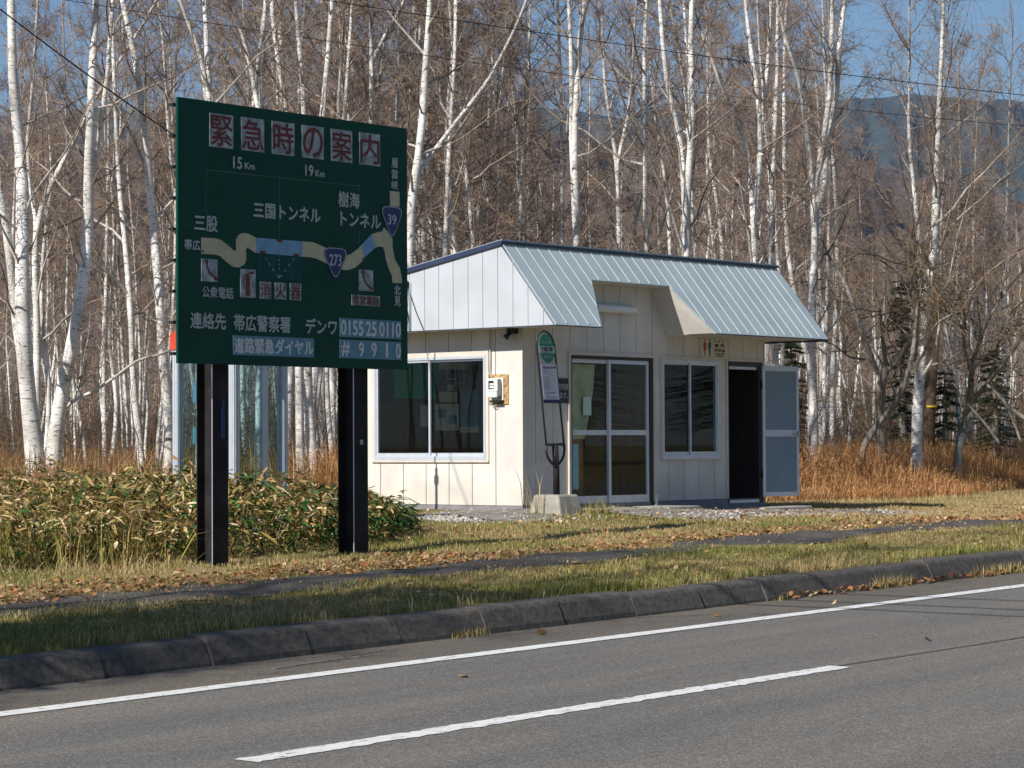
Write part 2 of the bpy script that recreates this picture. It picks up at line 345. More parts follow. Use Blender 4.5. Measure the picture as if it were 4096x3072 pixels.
def tubes(P, Rr, sides):
    """P (m,n,3) polylines, Rr (m,n) radii -> verts, quads"""
    m, n, _ = P.shape
    T = np.empty_like(P); T[:, 1:-1] = P[:, 2:]-P[:, :-2]; T[:, 0] = P[:, 1]-P[:, 0]; T[:, -1] = P[:, -1]-P[:, -2]
    T /= np.linalg.norm(T, axis=2, keepdims=True)+1e-9
    ref = np.where(np.abs(T[:, :1, 2:3]) > 0.75, np.array([1.0, 0.0, 0.0]), np.array([0.0, 0.0, 1.0]))
    ref = np.repeat(ref, n, 1)
    U = np.cross(T, ref); U /= np.linalg.norm(U, axis=2, keepdims=True)+1e-9
    Vv = np.cross(T, U)
    an = 2*np.pi*np.arange(sides)/sides
    C = P[:, :, None, :] + Rr[:, :, None, None]*(np.cos(an)[None, None, :, None]*U[:, :, None, :] + np.sin(an)[None, None, :, None]*Vv[:, :, None, :])
    idx = np.arange(m*n*sides).reshape(m, n, sides)
    a = idx[:, :-1, :]; b = np.roll(a, -1, 2); d = idx[:, 1:, :]; c = np.roll(d, -1, 2)
    return C.reshape(-1, 3), np.stack([a, b, c, d], -1).reshape(-1, 4)
def cat_mesh(parts):
    V, Q, T, o = [], [], [], 0
    for v, q, t in parts:
        V.append(v); Q.append(q+o); T.append(np.broadcast_to(t, (len(v), 3)) if np.ndim(t) == 1 else t); o += len(v)
    return np.concatenate(V), np.concatenate(Q), np.concatenate(T)

# ------------------------------------------------------------------ lettering
def glyphs(txt):
    cu = bpy.data.curves.new('txt', 'FONT'); cu.body = txt; cu.resolution_u = 3; cu.fill_mode = 'FRONT'
    o = bpy.data.objects.new('txt', cu); COL.objects.link(o)
    bpy.context.view_layer.update()
    me = bpy.data.meshes.new_from_object(o.evaluated_get(bpy.context.evaluated_depsgraph_get()))
    v = np.array([p.co[:] for p in me.vertices]); f = [tuple(p.vertices) for p in me.polygons]
    bpy.data.objects.remove(o); bpy.data.curves.remove(cu); bpy.data.meshes.remove(me)
    return v, f
def letter(mb, txt, x, y, w, h, place, bold=0.0):
    """fit the text's outline into the box x,y,w,h; place maps (x,y) to the world; bold draws it again a hair aside"""
    v, f = glyphs(txt)
    if len(v) == 0: return
    lo, hi = v.min(0), v.max(0)
    p = (v[:, :2]-lo[:2])/np.maximum(hi[:2]-lo[:2], 1e-6)
    offs = [(0, 0)]
    if bold: offs = [(-bold, 0), (bold, 0), (0, bold), (0, -bold)]
    for k, (dx, dy) in enumerate(offs):
        mb.add([place(x+a*w+dx, y+b*h+dy, k*0.0004) for a, b in p], f)

# ------------------------------------------------------------------ ground, road, kerb, pavement
def grid(xs, ys, zf):
    X, Y = np.meshgrid(xs, ys, indexing='ij'); Z = zf(X, Y)
    V = np.stack([X, Y, Z], -1).reshape(-1, 3); n = len(ys); i = np.arange(len(xs)*n).reshape(len(xs), n)
    Q = np.stack([i[:-1, :-1], i[1:, :-1], i[1:, 1:], i[:-1, 1:]], -1).reshape(-1, 4)
    return V, Q
def lump(X, Y): return 0.02*np.sin(2.3*X+1.1*Y)*np.sin(1.7*Y-0.8*X) + 0.012*np.sin(5.1*X+0.5)*np.sin(4.3*Y)
def ground_z(X, Y):
    near = gz(X, Y) + lump(X, Y)*np.clip((Y+7.3)*2, 0, 1)*(1-np.exp(-((np.maximum(np.abs(X-2.8)-3.2, 0))**2+(np.maximum(np.abs(Y-1.5)-1.8, 0))**2)))
    low = road_z(X) - 0.10
    t = np.clip((Y+7.95)/0.2, 0, 1)
    back = road_z(X) - 0.10 + 0.25*np.clip((-17.2-Y)/1.0, 0, 1)
    z = np.where(Y > -7.75, near, low*(1-t)+near*t)
    return np.where(Y < -15, back, z)
xs = np.unique(np.concatenate([np.linspace(-4000, -60, 24), np.linspace(-60, -18, 30), np.arange(-18, 16, 0.16), np.linspace(16, 60, 60), np.linspace(60, 5000, 30)]))
ys = np.unique(np.concatenate([np.linspace(-3000, -40, 20), np.linspace(-40, -8.2, 40), np.arange(-8.2, 4.6, 0.14), np.linspace(4.6, 60, 60), np.linspace(60, 6000, 30)]))
V, Q = grid(xs, ys, ground_z)
tag(npmesh('ground', V, Q, verge_m, smooth=True), kind='structure')

rx = np.concatenate([np.linspace(-400, -40, 30), np.arange(-40, 60, 0.5), np.linspace(60, 600, 40)])
V, Q = grid(rx, np.array([-17.4, -15.0, -9.36]), lambda X, Y: road_z(X))
tag(npmesh('road', V, Q, asphalt_m), kind='structure')
V, Q = grid(rx, np.array([-9.355, -8.06]), lambda X, Y: road_z(X)-0.003*(Y+9.355))
tag(npmesh('gutter', V, Q, gutter_m), kind='structure')
def stripe(xa, xb, ya, yb, step=0.12, amp=0.008):
    x = np.arange(xa, xb+1e-6, step); n = len(x)
    j1 = RNG.normal(0, amp, n); j2 = RNG.normal(0, amp, n)
    V = np.concatenate([np.stack([x, ya+j1, road_z(x)+0.004], 1), np.stack([x, yb+j2, road_z(x)+0.004], 1)])
    i = np.arange(n-1); return V, np.stack([i, i+1, n+i+1, n+i], 1)
V, Q = stripe(-60, 120, -9.33, -9.14, 0.25, 0.004)
tag(npmesh('edge_line', V, Q, road_paint), kind='structure')
for k in range(-2, 8):
    V, Q = stripe(-16.45+k*10.9, -10.85+k*10.9, -12.06, -11.88, 0.05, 0.008)
    tag(npmesh('lane_line', V, Q, road_paint), kind='structure')
V, Q = stripe(-60, 120, -16.15, -15.97, 0.25, 0.004)
tag(npmesh('edge_line', V, Q, road_paint), kind='structure')
# tar joint along the lane
x = np.arange(-10.8, 40, 0.1); w = 0.012+0.01*np.abs(np.sin(x*1.7)); yj = -11.93+0.02*np.sin(x*0.9)+RNG.normal(0, 0.004, len(x))
V = np.concatenate([np.stack([x, yj-w, road_z(x)+0.003], 1), np.stack([x, yj+w, road_z(x)+0.003], 1)]); i = np.arange(len(x)-1)
tag(npmesh('tar_seam', V, np.stack([i, i+1, len(x)+i+1, len(x)+i], 1), asphalt_mat('tar', (0.085, 0.082, 0.078))), kind='structure')

# kerb: metre-long concrete blocks, each slightly out of line
kerb_c = pm('dark kerb concrete', (0.105, 0.097, 0.086), 0.9, 0.3, 22.0, bump=0.22, bscale=90, col2=(0.052, 0.048, 0.043), lo=0.32, hi=0.66)
mb = MB()
kx = -40.0; ki = 0
while kx < 60:
    L_ = 0.995
    dz = 0.010*math.sin(ki*1.9)+0.008*math.sin(ki*0.7); dy = 0.010*math.sin(ki*2.7)
    prof = [(-8.15, -0.02), (-8.14, 0.03), (-8.075, 0.165), (-8.055, 0.187), (-8.02, 0.197), (-7.84, 0.2), (-7.84, -0.05)]
    a, b = kx+0.005, kx+L_-0.005
    vs = [(a, y+dy, float(road_z(a))+z+dz) for y, z in prof]+[(b, y+dy, float(road_z(b))+z+dz) for y, z in prof]
    n = len(prof)
    fs = [(i, i+1, n+i+1, n+i) for i in range(n-1)]+[tuple(range(n)), tuple(n+i for i in reversed(range(n)))]
    mb.add(vs, fs); kx += L_; ki += 1
kb = mb.build('kerb', kerb_c); tag(kb, kind='structure')

def strip_patch(name, mat, xa, xb, yn, yf, wob, dz, step=0.12):
    x = np.arange(xa, xb, step); n = len(x)
    def wv(s): return wob*(0.5*np.sin(x*1.3+s)+0.35*np.sin(x*3.1+2*s)+0.3*np.sin(x*7.7+3*s))
    rows = []
    for k in range(6):
        t = k/5; y = (yn(x)+wv(1))*(1-t)+(yf(x)+wv(4))*t
        rows.append(np.stack([x, y, ground_z(x, y)+dz+0.02*np.sin(np.pi*t)], 1))
    V = np.concatenate(rows); i = np.arange(n-1)
    Q = np.concatenate([np.stack([k*n+i, k*n+i+1, (k+1)*n+i+1, (k+1)*n+i], 1) for k in range(5)])
    return tag(npmesh(name, V, Q, mat, smooth=True), kind='structure')
strip_patch('pavement', walk_m, -40, 60, lambda x: -5.68-0.22*(x < -9), lambda x: -4.76+0*x, 0.17, 0.012)
strip_patch('gravel_apron', gravel_m, -1.7, 0.2, lambda x: -1.15+0.05*x, lambda x: 0.8+0*x, 0.15, 0.010)
strip_patch('gravel_apron', gravel_m, 0.2, 6.2, lambda x: -2.75+0.12*np.sin(x), lambda x: -0.05+0*x, 0.2, 0.010)

# ------------------------------------------------------------------ hills beyond the wood
def ridge(name, D, prof, depth, mat, rough, seed):
    """a wooded ridge D metres off; prof = (azimuth px, crest px in the photo) -> real heights"""
    rg = np.random.default_rng(seed)
    px = np.arange(-2600, 6800, 14.0); crest = np.interp(px, [p[0] for p in prof], [p[1] for p in prof])
    for k, a in ((0.004, 12), (0.011, 6), (0.031, 3.0), (0.09, 1.5), (0.21, 1.2)): crest = crest + a*rough*np.sin(px*k+rg.uniform(0, 6))
    rows = []
    ts = np.linspace(0, 1, 26)
    for t in ts:
        d = D - depth*(1-t)
        top = np.array([at(p, c, D) for p, c in zip(px, crest)])
        base = np.array([at(p, 1787, d) for p in px])
        hgt = top[:, 2]*(t**0.8)
        spur = 0.16*np.sin(px*0.006+9*t+seed)+0.10*np.sin(px*0.017-14*t)+0.04*np.sin(px*0.05+30*t)
        z = np.minimum(-2 + (hgt+2)*np.clip(1+spur*np.sin(np.pi*t), 0, 2), top[:, 2]*(0.15+0.85*t)**0.6) + rg.normal(0, D*0.0006*rough, len(px))*(t > 0)*(t < 0.97)
        rows.append(np.stack([base[:, 0], base[:, 1], z], 1))
    rows.append(np.stack([rows[-1][:, 0]+FWD[0]*depth*0.4, rows[-1][:, 1]+FWD[1]*depth*0.4, 0*rows[-1][:, 2]-2], 1))
    V = np.concatenate(rows); n = len(px); i = np.arange(n-1)
    Q = np.concatenate([np.stack([k*n+i, k*n+i+1, (k+1)*n+i+1, (k+1)*n+i], 1) for k in range(len(rows)-1)])
    return tag(npmesh(name, V, Q, mat, smooth=True), kind='structure')
ridge('hills', 4200, [(-2600, 500), (0, 455), (300, 430), (700, 440), (1500, 400), (2100, 420), (2330, 440), (2480, 475), (2640, 430), (2860, 405), (3420, 386), (3660, 372), (3800, 388), (3960, 402), (4010, 392), (4096, 404), (5200, 480), (6800, 560)], 2200, hill_m, 0.4, 3)
ridge('hills', 1700, [(-2600, 700), (0, 620), (600, 560), (1400, 520), (1900, 560), (2300, 540), (2500, 585), (2900, 520), (3300, 600), (3600, 690), (3900, 770), (4300, 840), (6800, 900)], 900, hillb_m, 0.9, 8)

# ------------------------------------------------------------------ the shelter
sh = thing('bus_shelter', 'cream boarded roadside shelter with mansard roof of pale blue steel', 'shelter', (0, 0, 0))
LX, DY = 5.67, 3.15
def boards(mb, edges, lo, hi, holes, axis, p0, p1, gap=0.0055):
    """upright boards between edges; holes (a,b,z0,z1) are left open; p0..p1 the board thickness"""
    cuts = sorted(set(edges) | {h[0] for h in holes} | {h[1] for h in holes})
    es = {round(e, 4) for e in edges[1:-1]}
    for a, b in zip(cuts[:-1], cuts[1:]):
        if b-a < 1e-4: continue
        m = (a+b)/2
        spans = [(lo, hi)]
        for h in holes:
            if h[0]-1e-6 < m < h[1]+1e-6:
                ns = []
                for s in spans:
                    if h[2] > s[0]: ns.append((s[0], min(h[2], s[1])))
                    if h[3] < s[1]: ns.append((max(h[3], s[0]), s[1]))
                spans = [s for s in ns if s[1]-s[0] > 1e-3]
        aa = a+gap if round(a, 4) in es else a
        bb = b-gap if round(b, 4) in es else b
        for s in spans:
            if axis == 'x': mb.box(aa, bb, p0, p1, *s)
            else: mb.box(p0, p1, aa, bb, *s)
front_holes = [(1.0, 2.87, 0.0, 2.10), (3.08, 4.47, 0.66, 2.09), (4.70, 5.60, 0.0, 2.10)]
left_holes = [(0.63, 2.71, 0.665, 2.085)]
fe = [0.0, 0.272, 0.638] + [0.638+0.3725*k for k in range(1, 14)]; fe = [e for e in fe if e < LX-0.15]+[LX]
le = [0.0, 0.473, 0.897, 1.318, 1.743, 2.169, 2.604, 2.9, DY]
mb = MB(); boards(mb, fe, 0.068, 3.30, front_holes, 'x', 0.0, 0.018); front_wall = mb.build('wall', siding_m, sh)
mb = MB(); boards(mb, [0.0, 0.016], 0.068, 0.5, [], 'y', 0, 0.001)
mb = MB(); boards(mb, le, 0.062, 2.6, left_holes, 'y', 0.0, 0.018)
mb.v = [(x, y+0.0185 if abs(y) < 1e-6 else y, z) for x, y, z in mb.v]; left_wall = mb.build('wall', siding_m, sh)
mb = MB(); boards(mb, [0.0185, DY], 0.068, 3.2, [], 'y', LX-0.018, LX); boards(mb, [0.0, LX-0.02], 0.068, 3.0, [], 'x', DY, DY+0.018); mb.build('wall', siding_m, sh)
# backing with the same openings, seen only as dark grooves and as the plywood inside
mb = MB(); boards(mb, [0.02, LX-0.02], 0.0, 3.2, front_holes, 'x', 0.0195, 0.075); boards(mb, [0.078, DY-0.002], 0.0, 3.0, left_holes, 'y', 0.0195, 0.075)
mb.build('wall_core', dark_m, sh)
mb = MB(); mb.box(-0.004, LX+0.004, -0.003, 0.0165, -0.14, 0.062); mb.box(-0.004, 0.0165, 0.0175, DY, -0.14, 0.056); mb.box(LX-0.012, LX+0.004, 0.0175, DY, -0.14, 0.062)
mb.build('foundation', found_m, sh)
# room inside
mb = MB(); mb.box(0.08, LX-0.03, 0.08, DY-0.03, -0.02, 0.03); mb.build('floor', floor_m, sh)
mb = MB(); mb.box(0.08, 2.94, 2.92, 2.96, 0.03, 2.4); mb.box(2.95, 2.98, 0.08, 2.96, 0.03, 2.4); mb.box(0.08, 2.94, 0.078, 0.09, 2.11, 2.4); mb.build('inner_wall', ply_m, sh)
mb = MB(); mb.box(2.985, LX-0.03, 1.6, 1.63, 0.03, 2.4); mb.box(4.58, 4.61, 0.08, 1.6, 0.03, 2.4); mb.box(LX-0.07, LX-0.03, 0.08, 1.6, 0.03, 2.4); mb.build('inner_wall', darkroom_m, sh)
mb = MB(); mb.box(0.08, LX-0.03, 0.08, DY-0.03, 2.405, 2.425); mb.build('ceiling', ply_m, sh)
# roof
EY, EZ, RY, RZ, XL, XR = -0.90, 2.435, 0.035, 3.555, -0.39, 6.06
def slope(x, t, up=0.0):   # t 0 at ridge .. 1 at eave
    ny, nz = (EZ-RZ), -(EY-RY); l = math.hypot(ny, nz)
    return (x, RY+(EY-RY)*t + up*ny/l, RZ+(EZ-RZ)*t + up*nz/l)
NT = (RY+0.336)/(RY-EY)
mb = MB()
def slab(quad):
    top = [slope(x, t, 0.0) for x, t in quad]; bot = [slope(x, t, -0.025) for x, t in quad]
    n = len(quad); mb.add(top+bot, [tuple(range(n)), tuple(n+i for i in reversed(range(n)))]+[(i, n+i, n+(i+1)%n, (i+1)%n) for i in range(n)])
slab([(XL, 0), (XR, 0), (XR, NT), (2.833, NT), (1.072, NT), (XL, NT)])
slab([(XL, NT), (1.072, NT), (0.573, 1), (XL, 1)])
slab([(2.833, NT), (XR, NT), (XR, 1), (3.163, 1)])
roof = mb.build('roof', roof_m, sh)
mb = MB(); x = -0.365; k = 0
while x < XR:
    def nx(side, t): return (1.072+(0.573-1.072)*(t-NT)/(1-NT)) if side == 'l' else (2.833+(3.163-2.833)*(t-NT)/(1-NT))
    t1 = 1.0 if k % 2 == 0 else 0.985
    if 0.573 < x < 3.163:
        if 1.072 <= x <= 2.833: t1 = NT
        elif x < 1.072: t1 = NT+(1-NT)*(1.072-x)/(1.072-0.573)
        else: t1 = NT+(1-NT)*(x-2.833)/(3.163-2.833)
    w = 0.006
    b = [slope(x-w, 0.005, 0.0005), slope(x+w, 0.005, 0.0005), slope(x+w, t1-0.004, 0.0005), slope(x-w, t1-0.004, 0.0005)]
    tp = [slope(x-w*0.6, 0.012, 0.009), slope(x+w*0.6, 0.012, 0.009), slope(x+w*0.6, t1-0.012, 0.009), slope(x-w*0.6, t1-0.012, 0.009)]
    mb.hexa(b, tp); x += 0.2305; k += 1
mb.build('standing_seam', pm('seam steel', (0.30, 0.365, 0.385), 0.4, 0.08, 3, spec=0.6), roof)
BY, BZ = 3.55, 2.95
mb = MB(); mb.hexa([(XL-0.02, RY-0.035, RZ+0.002), (XR+0.02, RY-0.035, RZ+0.002), (XR+0.02, BY, BZ), (XL-0.02, BY, BZ)], [(XL-0.02, RY-0.035, RZ+0.04), (XR+0.02, RY-0.035, RZ+0.04), (XR+0.02, BY, BZ+0.04), (XL-0.02, BY, BZ+0.04)])
mb.build('roof_deck', roof_m, sh)
mb = MB(); mb.box(XL-0.03, XR+0.03, RY-0.045, RY-0.037, RZ-0.008, RZ+0.018); mb.hexa([(XL-0.03, RY-0.03, RZ-0.035), (XL-0.022, RY-0.03, RZ-0.035), (XL-0.022, BY, BZ-0.04), (XL-0.03, BY, BZ-0.04)], [(XL-0.03, RY-0.03, RZ+0.03), (XL-0.022, RY-0.03, RZ+0.03), (XL-0.022, BY, BZ+0.03), (XL-0.03, BY, BZ+0.03)])
mb.build('ridge_flashing', fascia_m, sh)
# gable sheet at the left end, in strips
mb = MB(); gl = [-0.885, -0.696, -0.432, -0.173, 0.09, 0.354, 0.614, 0.882, 1.144, 1.402, 1.684, 1.95, 2.21, 2.47, 2.73, 3.0, 3.26, 3.5]
def gtop(y): return (RZ+(EZ-RZ)*(RY-y)/(RY-EY) - 0.02) if y < RY else RZ-0.004+(BZ-RZ)*(y-RY)/(BY-RY)
for a, b in zip(gl[:-1], gl[1:]):
    a2, b2 = a+0.0035, b-0.0035
    for c, d in ([(a2, RY), (RY, b2)] if a2 < RY < b2 else [(a2, b2)]):
        mb.hexa([(XL, c, EZ), (XL+0.012, c, EZ), (XL+0.012, d, EZ), (XL, d, EZ)], [(XL, c, max(EZ+0.002, gtop(c))), (XL+0.012, c, max(EZ+0.002, gtop(c))), (XL+0.012, d, gtop(d)), (XL, d, gtop(d))])
mb.build('gable', gable_m, sh)
mb = MB(); pts = [(-0.87, EZ+0.002), (RY, RZ-0.04), (3.5, BZ-0.03), (3.5, EZ+0.002)]
for xx in (XL+0.0135, XR-0.03):
    n = 4; mb.add([(xx, y, z) for y, z in pts]+[(xx+0.02, y, z) for y, z in pts], [(0,1,2,3), (7,6,5,4)]+[(i, 4+i, 4+(i+1)%4, (i+1)%4) for i in range(4)])
mb.build('gable_core', dark_m, sh)
# soffit and the splayed recess over the door
mb = MB(); mb.box(XL+0.035, 0.573, EY+0.03, -0.002, EZ-0.004, EZ+0.012); mb.box(3.20, XR-0.035, EY+0.03, -0.002, EZ-0.004, EZ+0.012)
mb.box(XL+0.035, -0.002, -0.0018, BY-0.05, EZ-0.004, EZ+0.012); mb.box(LX+0.002, XR-0.035, -0.0018, BY-0.05, EZ-0.004, EZ+0.012)
mb.box(1.09, 2.82, -0.32, -0.002, 3.092, 3.104)
mb.build('soffit', siding_m, sh)
for s, (xt, xb) in ((1, (1.072, 0.573)), (-1, (2.833, 3.163))):
    mb = MB()
    q = [(xb-0.0*s, EY+0.015, EZ+0.002), (xt, RY-0.336-0.02, 3.10), (xt, -0.002, 3.10), (xb+(0.09 if s < 0 else -0.09)*0.6, -0.002, EZ+0.002)]
    o = [(p[0]-0.012*s, p[1], p[2]) for p in q]
    mb.add(q+o, [(0,1,2,3), (7,6,5,4)]+[(i, 4+i, 4+(i+1)%4, (i+1)%4) for i in range(4)])
    mb.build('recess_cheek', siding_m, sh)
mb = MB(); mb.box(XL-0.004, XL+0.012, EY, 3.5, EZ-0.012, EZ-0.002); mb.box(XL, XR, EY-0.004, EY+0.02, EZ-0.016, EZ-0.006); mb.v = [v for v in mb.v]
def strip_edges(m2, segs):
    for x0_, x1_ in segs: m2.box(x0_, x1_, EY-0.003, EY+0.012, EZ-0.014, EZ-0.003)
mb = MB(); mb.box(XL-0.004, XL+0.012, EY+0.013, 3.5, EZ-0.012, EZ-0.002); strip_edges(mb, [(XL, 0.573), (3.163, XR)]); mb.box(XR-0.03, XR-0.002, EY+0.013, 3.5, EZ-0.035, EZ-0.006)
mb.build('drip_edge', fascia_m, sh)
mb = MB()                                                             # corner and opening trims
mb.box(-0.012, 0.004, -0.013, -0.001, 0.07, EZ-0.006); mb.box(LX-0.03, LX+0.003, -0.012, -0.001, 0.07, EZ-0.006)
mb.box(0.955, 1.0, -0.03, 0.018, 2.10, 2.145) ; mb.box(1.001, 2.87, -0.03, -0.001, 2.10, 2.145); mb.box(2.871, 2.92, -0.03, -0.001, 0.07, 2.145); mb.box(0.955, 0.999, -0.03, -0.0005, 0.0, 2.099)
mb.build('door_trim', trim_m, sh)

def sash_window(nm, a0, a1, z0_, z1, axis, face, trimw, label=None):
    """two-pane sliding window in a wall; axis 'x' = wall along X facing -Y, 'y' = wall along Y facing -X"""
    def bx(m, a, b, d0, d1, za, zb):
        if axis == 'x': m.box(a, b, face+d0, face+d1, za, zb)
        else: m.box(face+d0, face+d1, a, b, za, zb)
    m = MB(); t = 0.035
    bx(m, a0, a1, -0.028, 0.06, z0_, z0_+t+0.02); bx(m, a0, a1, -0.028, 0.06, z1-t, z1); bx(m, a0, a0+t, -0.0275, 0.06, z0_+t+0.02, z1-t); bx(m, a1-t, a1, -0.0275, 0.06, z0_+t+0.02, z1-t)
    fr = m.build(nm, alu_m, sh)
    mid = (a0+a1)/2; s = 0.032
    for i, (p, q, d) in enumerate(((a0+t, mid+s*0.6, 0.022), (mid-s*0.6, a1-t, 0.0))):
        m = MB(); za, zb = z0_+t+0.02, z1-t
        bx(m, p, p+s, d-0.012, d+0.008, za, zb); bx(m, q-s, q, d-0.012, d+0.008, za, zb); bx(m, p+s, q-s, d-0.0115, d+0.0075, za, za+0.045); bx(m, p+s, q-s, d-0.0115, d+0.0075, zb-0.03, zb)
        m.build('sash', alu_m, fr)
        m = MB(); bx(m, p+s, q-s, d-0.003, d+0.001, za+0.045, zb-0.03); m.build('pane', glass_m, fr)
    if trimw:
        m = MB(); w = trimw
        bx(m, a0-w, a1+w, -0.02, -0.0008, z1+0.001, z1+w+0.015); bx(m, a0-w, a1+w, -0.03, -0.0008, z0_-w*0.55, z0_-0.001); bx(m, a0-w, a0-0.001, -0.02, -0.0008, z0_, z1); bx(m, a1+0.001, a1+w, -0.02, -0.0008, z0_, z1)
        m.build('window_trim', trim_m, fr)
    return fr
sash_window('window', 0.635, 2.705, 0.668, 2.082, 'y', 0.0, 0.05)
sash_window('window', 3.085, 4.465, 0.665, 2.085, 'x', 0.0, 0.035)
# sliding door: dark outer frame, two leaves
mb = MB(); mb.box(1.001, 1.045, -0.012, 0.076, 0.0, 2.099); mb.box(2.80, 2.8695, -0.012, 0.076, 0.0, 2.099); mb.box(1.0455, 2.7995, -0.0115, 0.076, 2.055, 2.099); mb.box(1.0455, 2.7995, -0.0115, 0.076, -0.06, 0.012)
sd_fr = mb.build('sliding_door', brownframe_m, sh)
for a, b, d in ((1.05, 1.93, 0.045), (1.87, 2.795, 0.018)):
    mb = MB(); s = 0.05
    mb.box(a, a+s, d-0.014, d+0.014, 0.014, 2.053); mb.box(b-s, b, d-0.014, d+0.014, 0.014, 2.053)
    mb.box(a+s, b-s, d-0.0135, d+0.0135, 0.014, 0.165); mb.box(a+s, b-s, d-0.0135, d+0.0135, 1.005, 1.075); mb.box(a+s, b-s, d-0.0135, d+0.0135, 2.0, 2.053)
    mb.build('door_leaf', alu_m, sd_fr)
    mb = MB(); mb.box(a+s, b-s, d-0.003, d+0.001, 0.165, 1.005); mb.box(a+s, b-s, d-0.003, d+0.001, 1.075, 2.0); mb.build('pane', glass_m, sd_fr)
mb = MB(); mb.box(2.872, 2.915, -0.055, -0.032, -0.05, 0.16); mb.build('trim_foot', white_m, sd_fr)
# toilet doorway and its open leaf
mb = MB(); mb.box(4.70, 4.735, -0.012, 0.076, 0.0, 2.099); mb.box(5.50, 5.599, -0.012, 0.076, 0.0, 2.099); mb.box(4.7355, 5.4995, -0.0115, 0.076, 2.03, 2.099)
tf = mb.build('doorway_frame', brownframe_m, sh)
mb = MB(); mb.box(4.736, 5.499, 0.02, 0.05, 1.985, 2.028); mb.box(4.736, 5.499, -0.01, 0.07, 0.0, 0.04); mb.build('threshold', alu_m, tf)
mb = MB(); w = 0.028
mb.box(4.665, 4.699, -0.02, -0.0008, 0.07, 2.135); mb.box(5.601, 5.636, -0.02, -0.0008, 0.07, 2.135); mb.box(4.6995, 5.6005, -0.02, -0.0008, 2.1, 2.135); mb.build('door_trim', trim_m, tf)
hx, hy, ang, dw = 5.565, -0.03, R(-18.3), 0.685
def leaf(m, u0, u1, d0, d1, za, zb):
    c, s = math.cos(ang), math.sin(ang)
    P = lambda u, d: (hx+u*c-d*s, hy+u*s+d*c)
    q = [P(u0, d0), P(u1, d0), P(u1, d1), P(u0, d1)]
    m.hexa([(x, y, za) for x, y in q], [(x, y, zb) for x, y in q])
mb = MB(); b0, b1 = 0.085, 2.045
leaf(mb, 0, 0.05, -0.016, 0.016, b0, b1); leaf(mb, dw-0.05, dw, -0.016, 0.016, b0, b1)
leaf(mb, 0.05, dw-0.05, -0.0155, 0.0155, b0, b0+0.065); leaf(mb, 0.05, dw-0.05, -0.0155, 0.0155, 0.985, 1.085); leaf(mb, 0.05, dw-0.05, -0.0155, 0.0155, b1-0.075, b1)
dl = mb.build('door', alu_m, sh); dl['label'] = 'open toilet door leaf with grey frosted panels'
mb = MB(); leaf(mb, 0.05, dw-0.05, -0.006, 0.004, b0+0.065, 0.985); leaf(mb, 0.05, dw-0.05, -0.006, 0.004, 1.085, b1-0.075); mb.build('panel', frost_m, dl)
mb = MB(); leaf(mb, dw-0.075, dw-0.012, -0.05, -0.017, 1.01, 1.035); leaf(mb, dw-0.035, dw-0.012, -0.0495, -0.0165, 0.985, 1.06); leaf(mb, dw-0.13, dw-0.075, -0.05, -0.035, 1.012, 1.033); mb.build('handle', grey_m, dl)
mb = MB(); leaf(mb, -0.02, 0.0, -0.012, 0.012, 0.35, 0.47); leaf(mb, -0.02, 0.0, -0.012, 0.012, 1.7, 1.82); mb.build('hinge', black_m, dl)

# fittings on and in the shelter
t = thing('fluorescent_lamp', 'white tube lamp on the wall in the roof recess above the sliding door', 'lamp', (1.93, 0, 2.74))
mb = MB(); mb.box(1.52, 2.36, -0.05, -0.001, 2.735, 2.835); mb.build('housing', grey_m, t)
mb = MB(); mb.hexa([(1.49, -0.13, 2.725), (2.39, -0.13, 2.725), (2.36, -0.051, 2.70), (1.52, -0.051, 2.70)], [(1.49, -0.125, 2.79), (2.39, -0.125, 2.79), (2.36, -0.051, 2.825), (1.52, -0.051, 2.825)]); mb.build('diffuser', white_m, t, bevel=0.012)

t = thing('toilet_sign', 'square toilet sign with red and blue figures above the shelter window', 'sign', (4.33, 0, 2.14))
mb = MB(); mb.box(4.03, 4.635, -0.022, -0.001, 2.139, 2.425); mb.build('plate', ts_white, t)
mb = MB(); mb.box(4.318, 4.321, -0.0235, -0.0225, 2.15, 2.415); mb.box(4.05, 4.60, -0.0235, -0.0225, 2.152, 2.155); mb.box(4.05, 4.31, -0.0235, -0.0225, 2.408, 2.411)
pl = lambda x, z, k=0: (x, -0.0245-k, z)
for tx, z, h in (('トイレ', 2.362, 0.045), ('厠 所', 2.295, 0.05), ('화장실', 2.228, 0.05), ('TOILET', 2.163, 0.048)):
    letter(mb, tx, 4.36, z, 0.25, h, pl, 0.0025)
mb.build('lettering', black_m, t)
def figure(cx, skirt):
    m = MB(); y = -0.0245
    m.poly([(cx+0.02*math.cos(a), y, 2.388+0.018*math.sin(a)) for a in np.linspace(0, 2*math.pi, 14)[:-1]])
    if skirt: m.poly([(cx-0.03, y, 2.365), (cx+0.03, y, 2.365), (cx+0.043, y, 2.30), (cx+0.03, y, 2.295), (cx+0.042, y, 2.255), (cx+0.016, y, 2.255), (cx+0.014, y, 2.165), (cx-0.014, y, 2.165), (cx-0.016, y, 2.255), (cx-0.042, y, 2.255), (cx-0.03, y, 2.295), (cx-0.043, y, 2.30)])
    else: m.poly([(cx-0.036, y, 2.365), (cx+0.036, y, 2.365), (cx+0.038, y, 2.275), (cx+0.022, y, 2.275), (cx+0.02, y, 2.165), (cx+0.002, y, 2.165), (cx, y, 2.26), (cx-0.002, y, 2.165), (cx-0.02, y, 2.165), (cx-0.022, y, 2.275), (cx-0.038, y, 2.275)])
    return m
figure(4.115, True).build('woman_symbol', ts_red, t); figure(4.235, False).build('man_symbol', ts_blue, t)

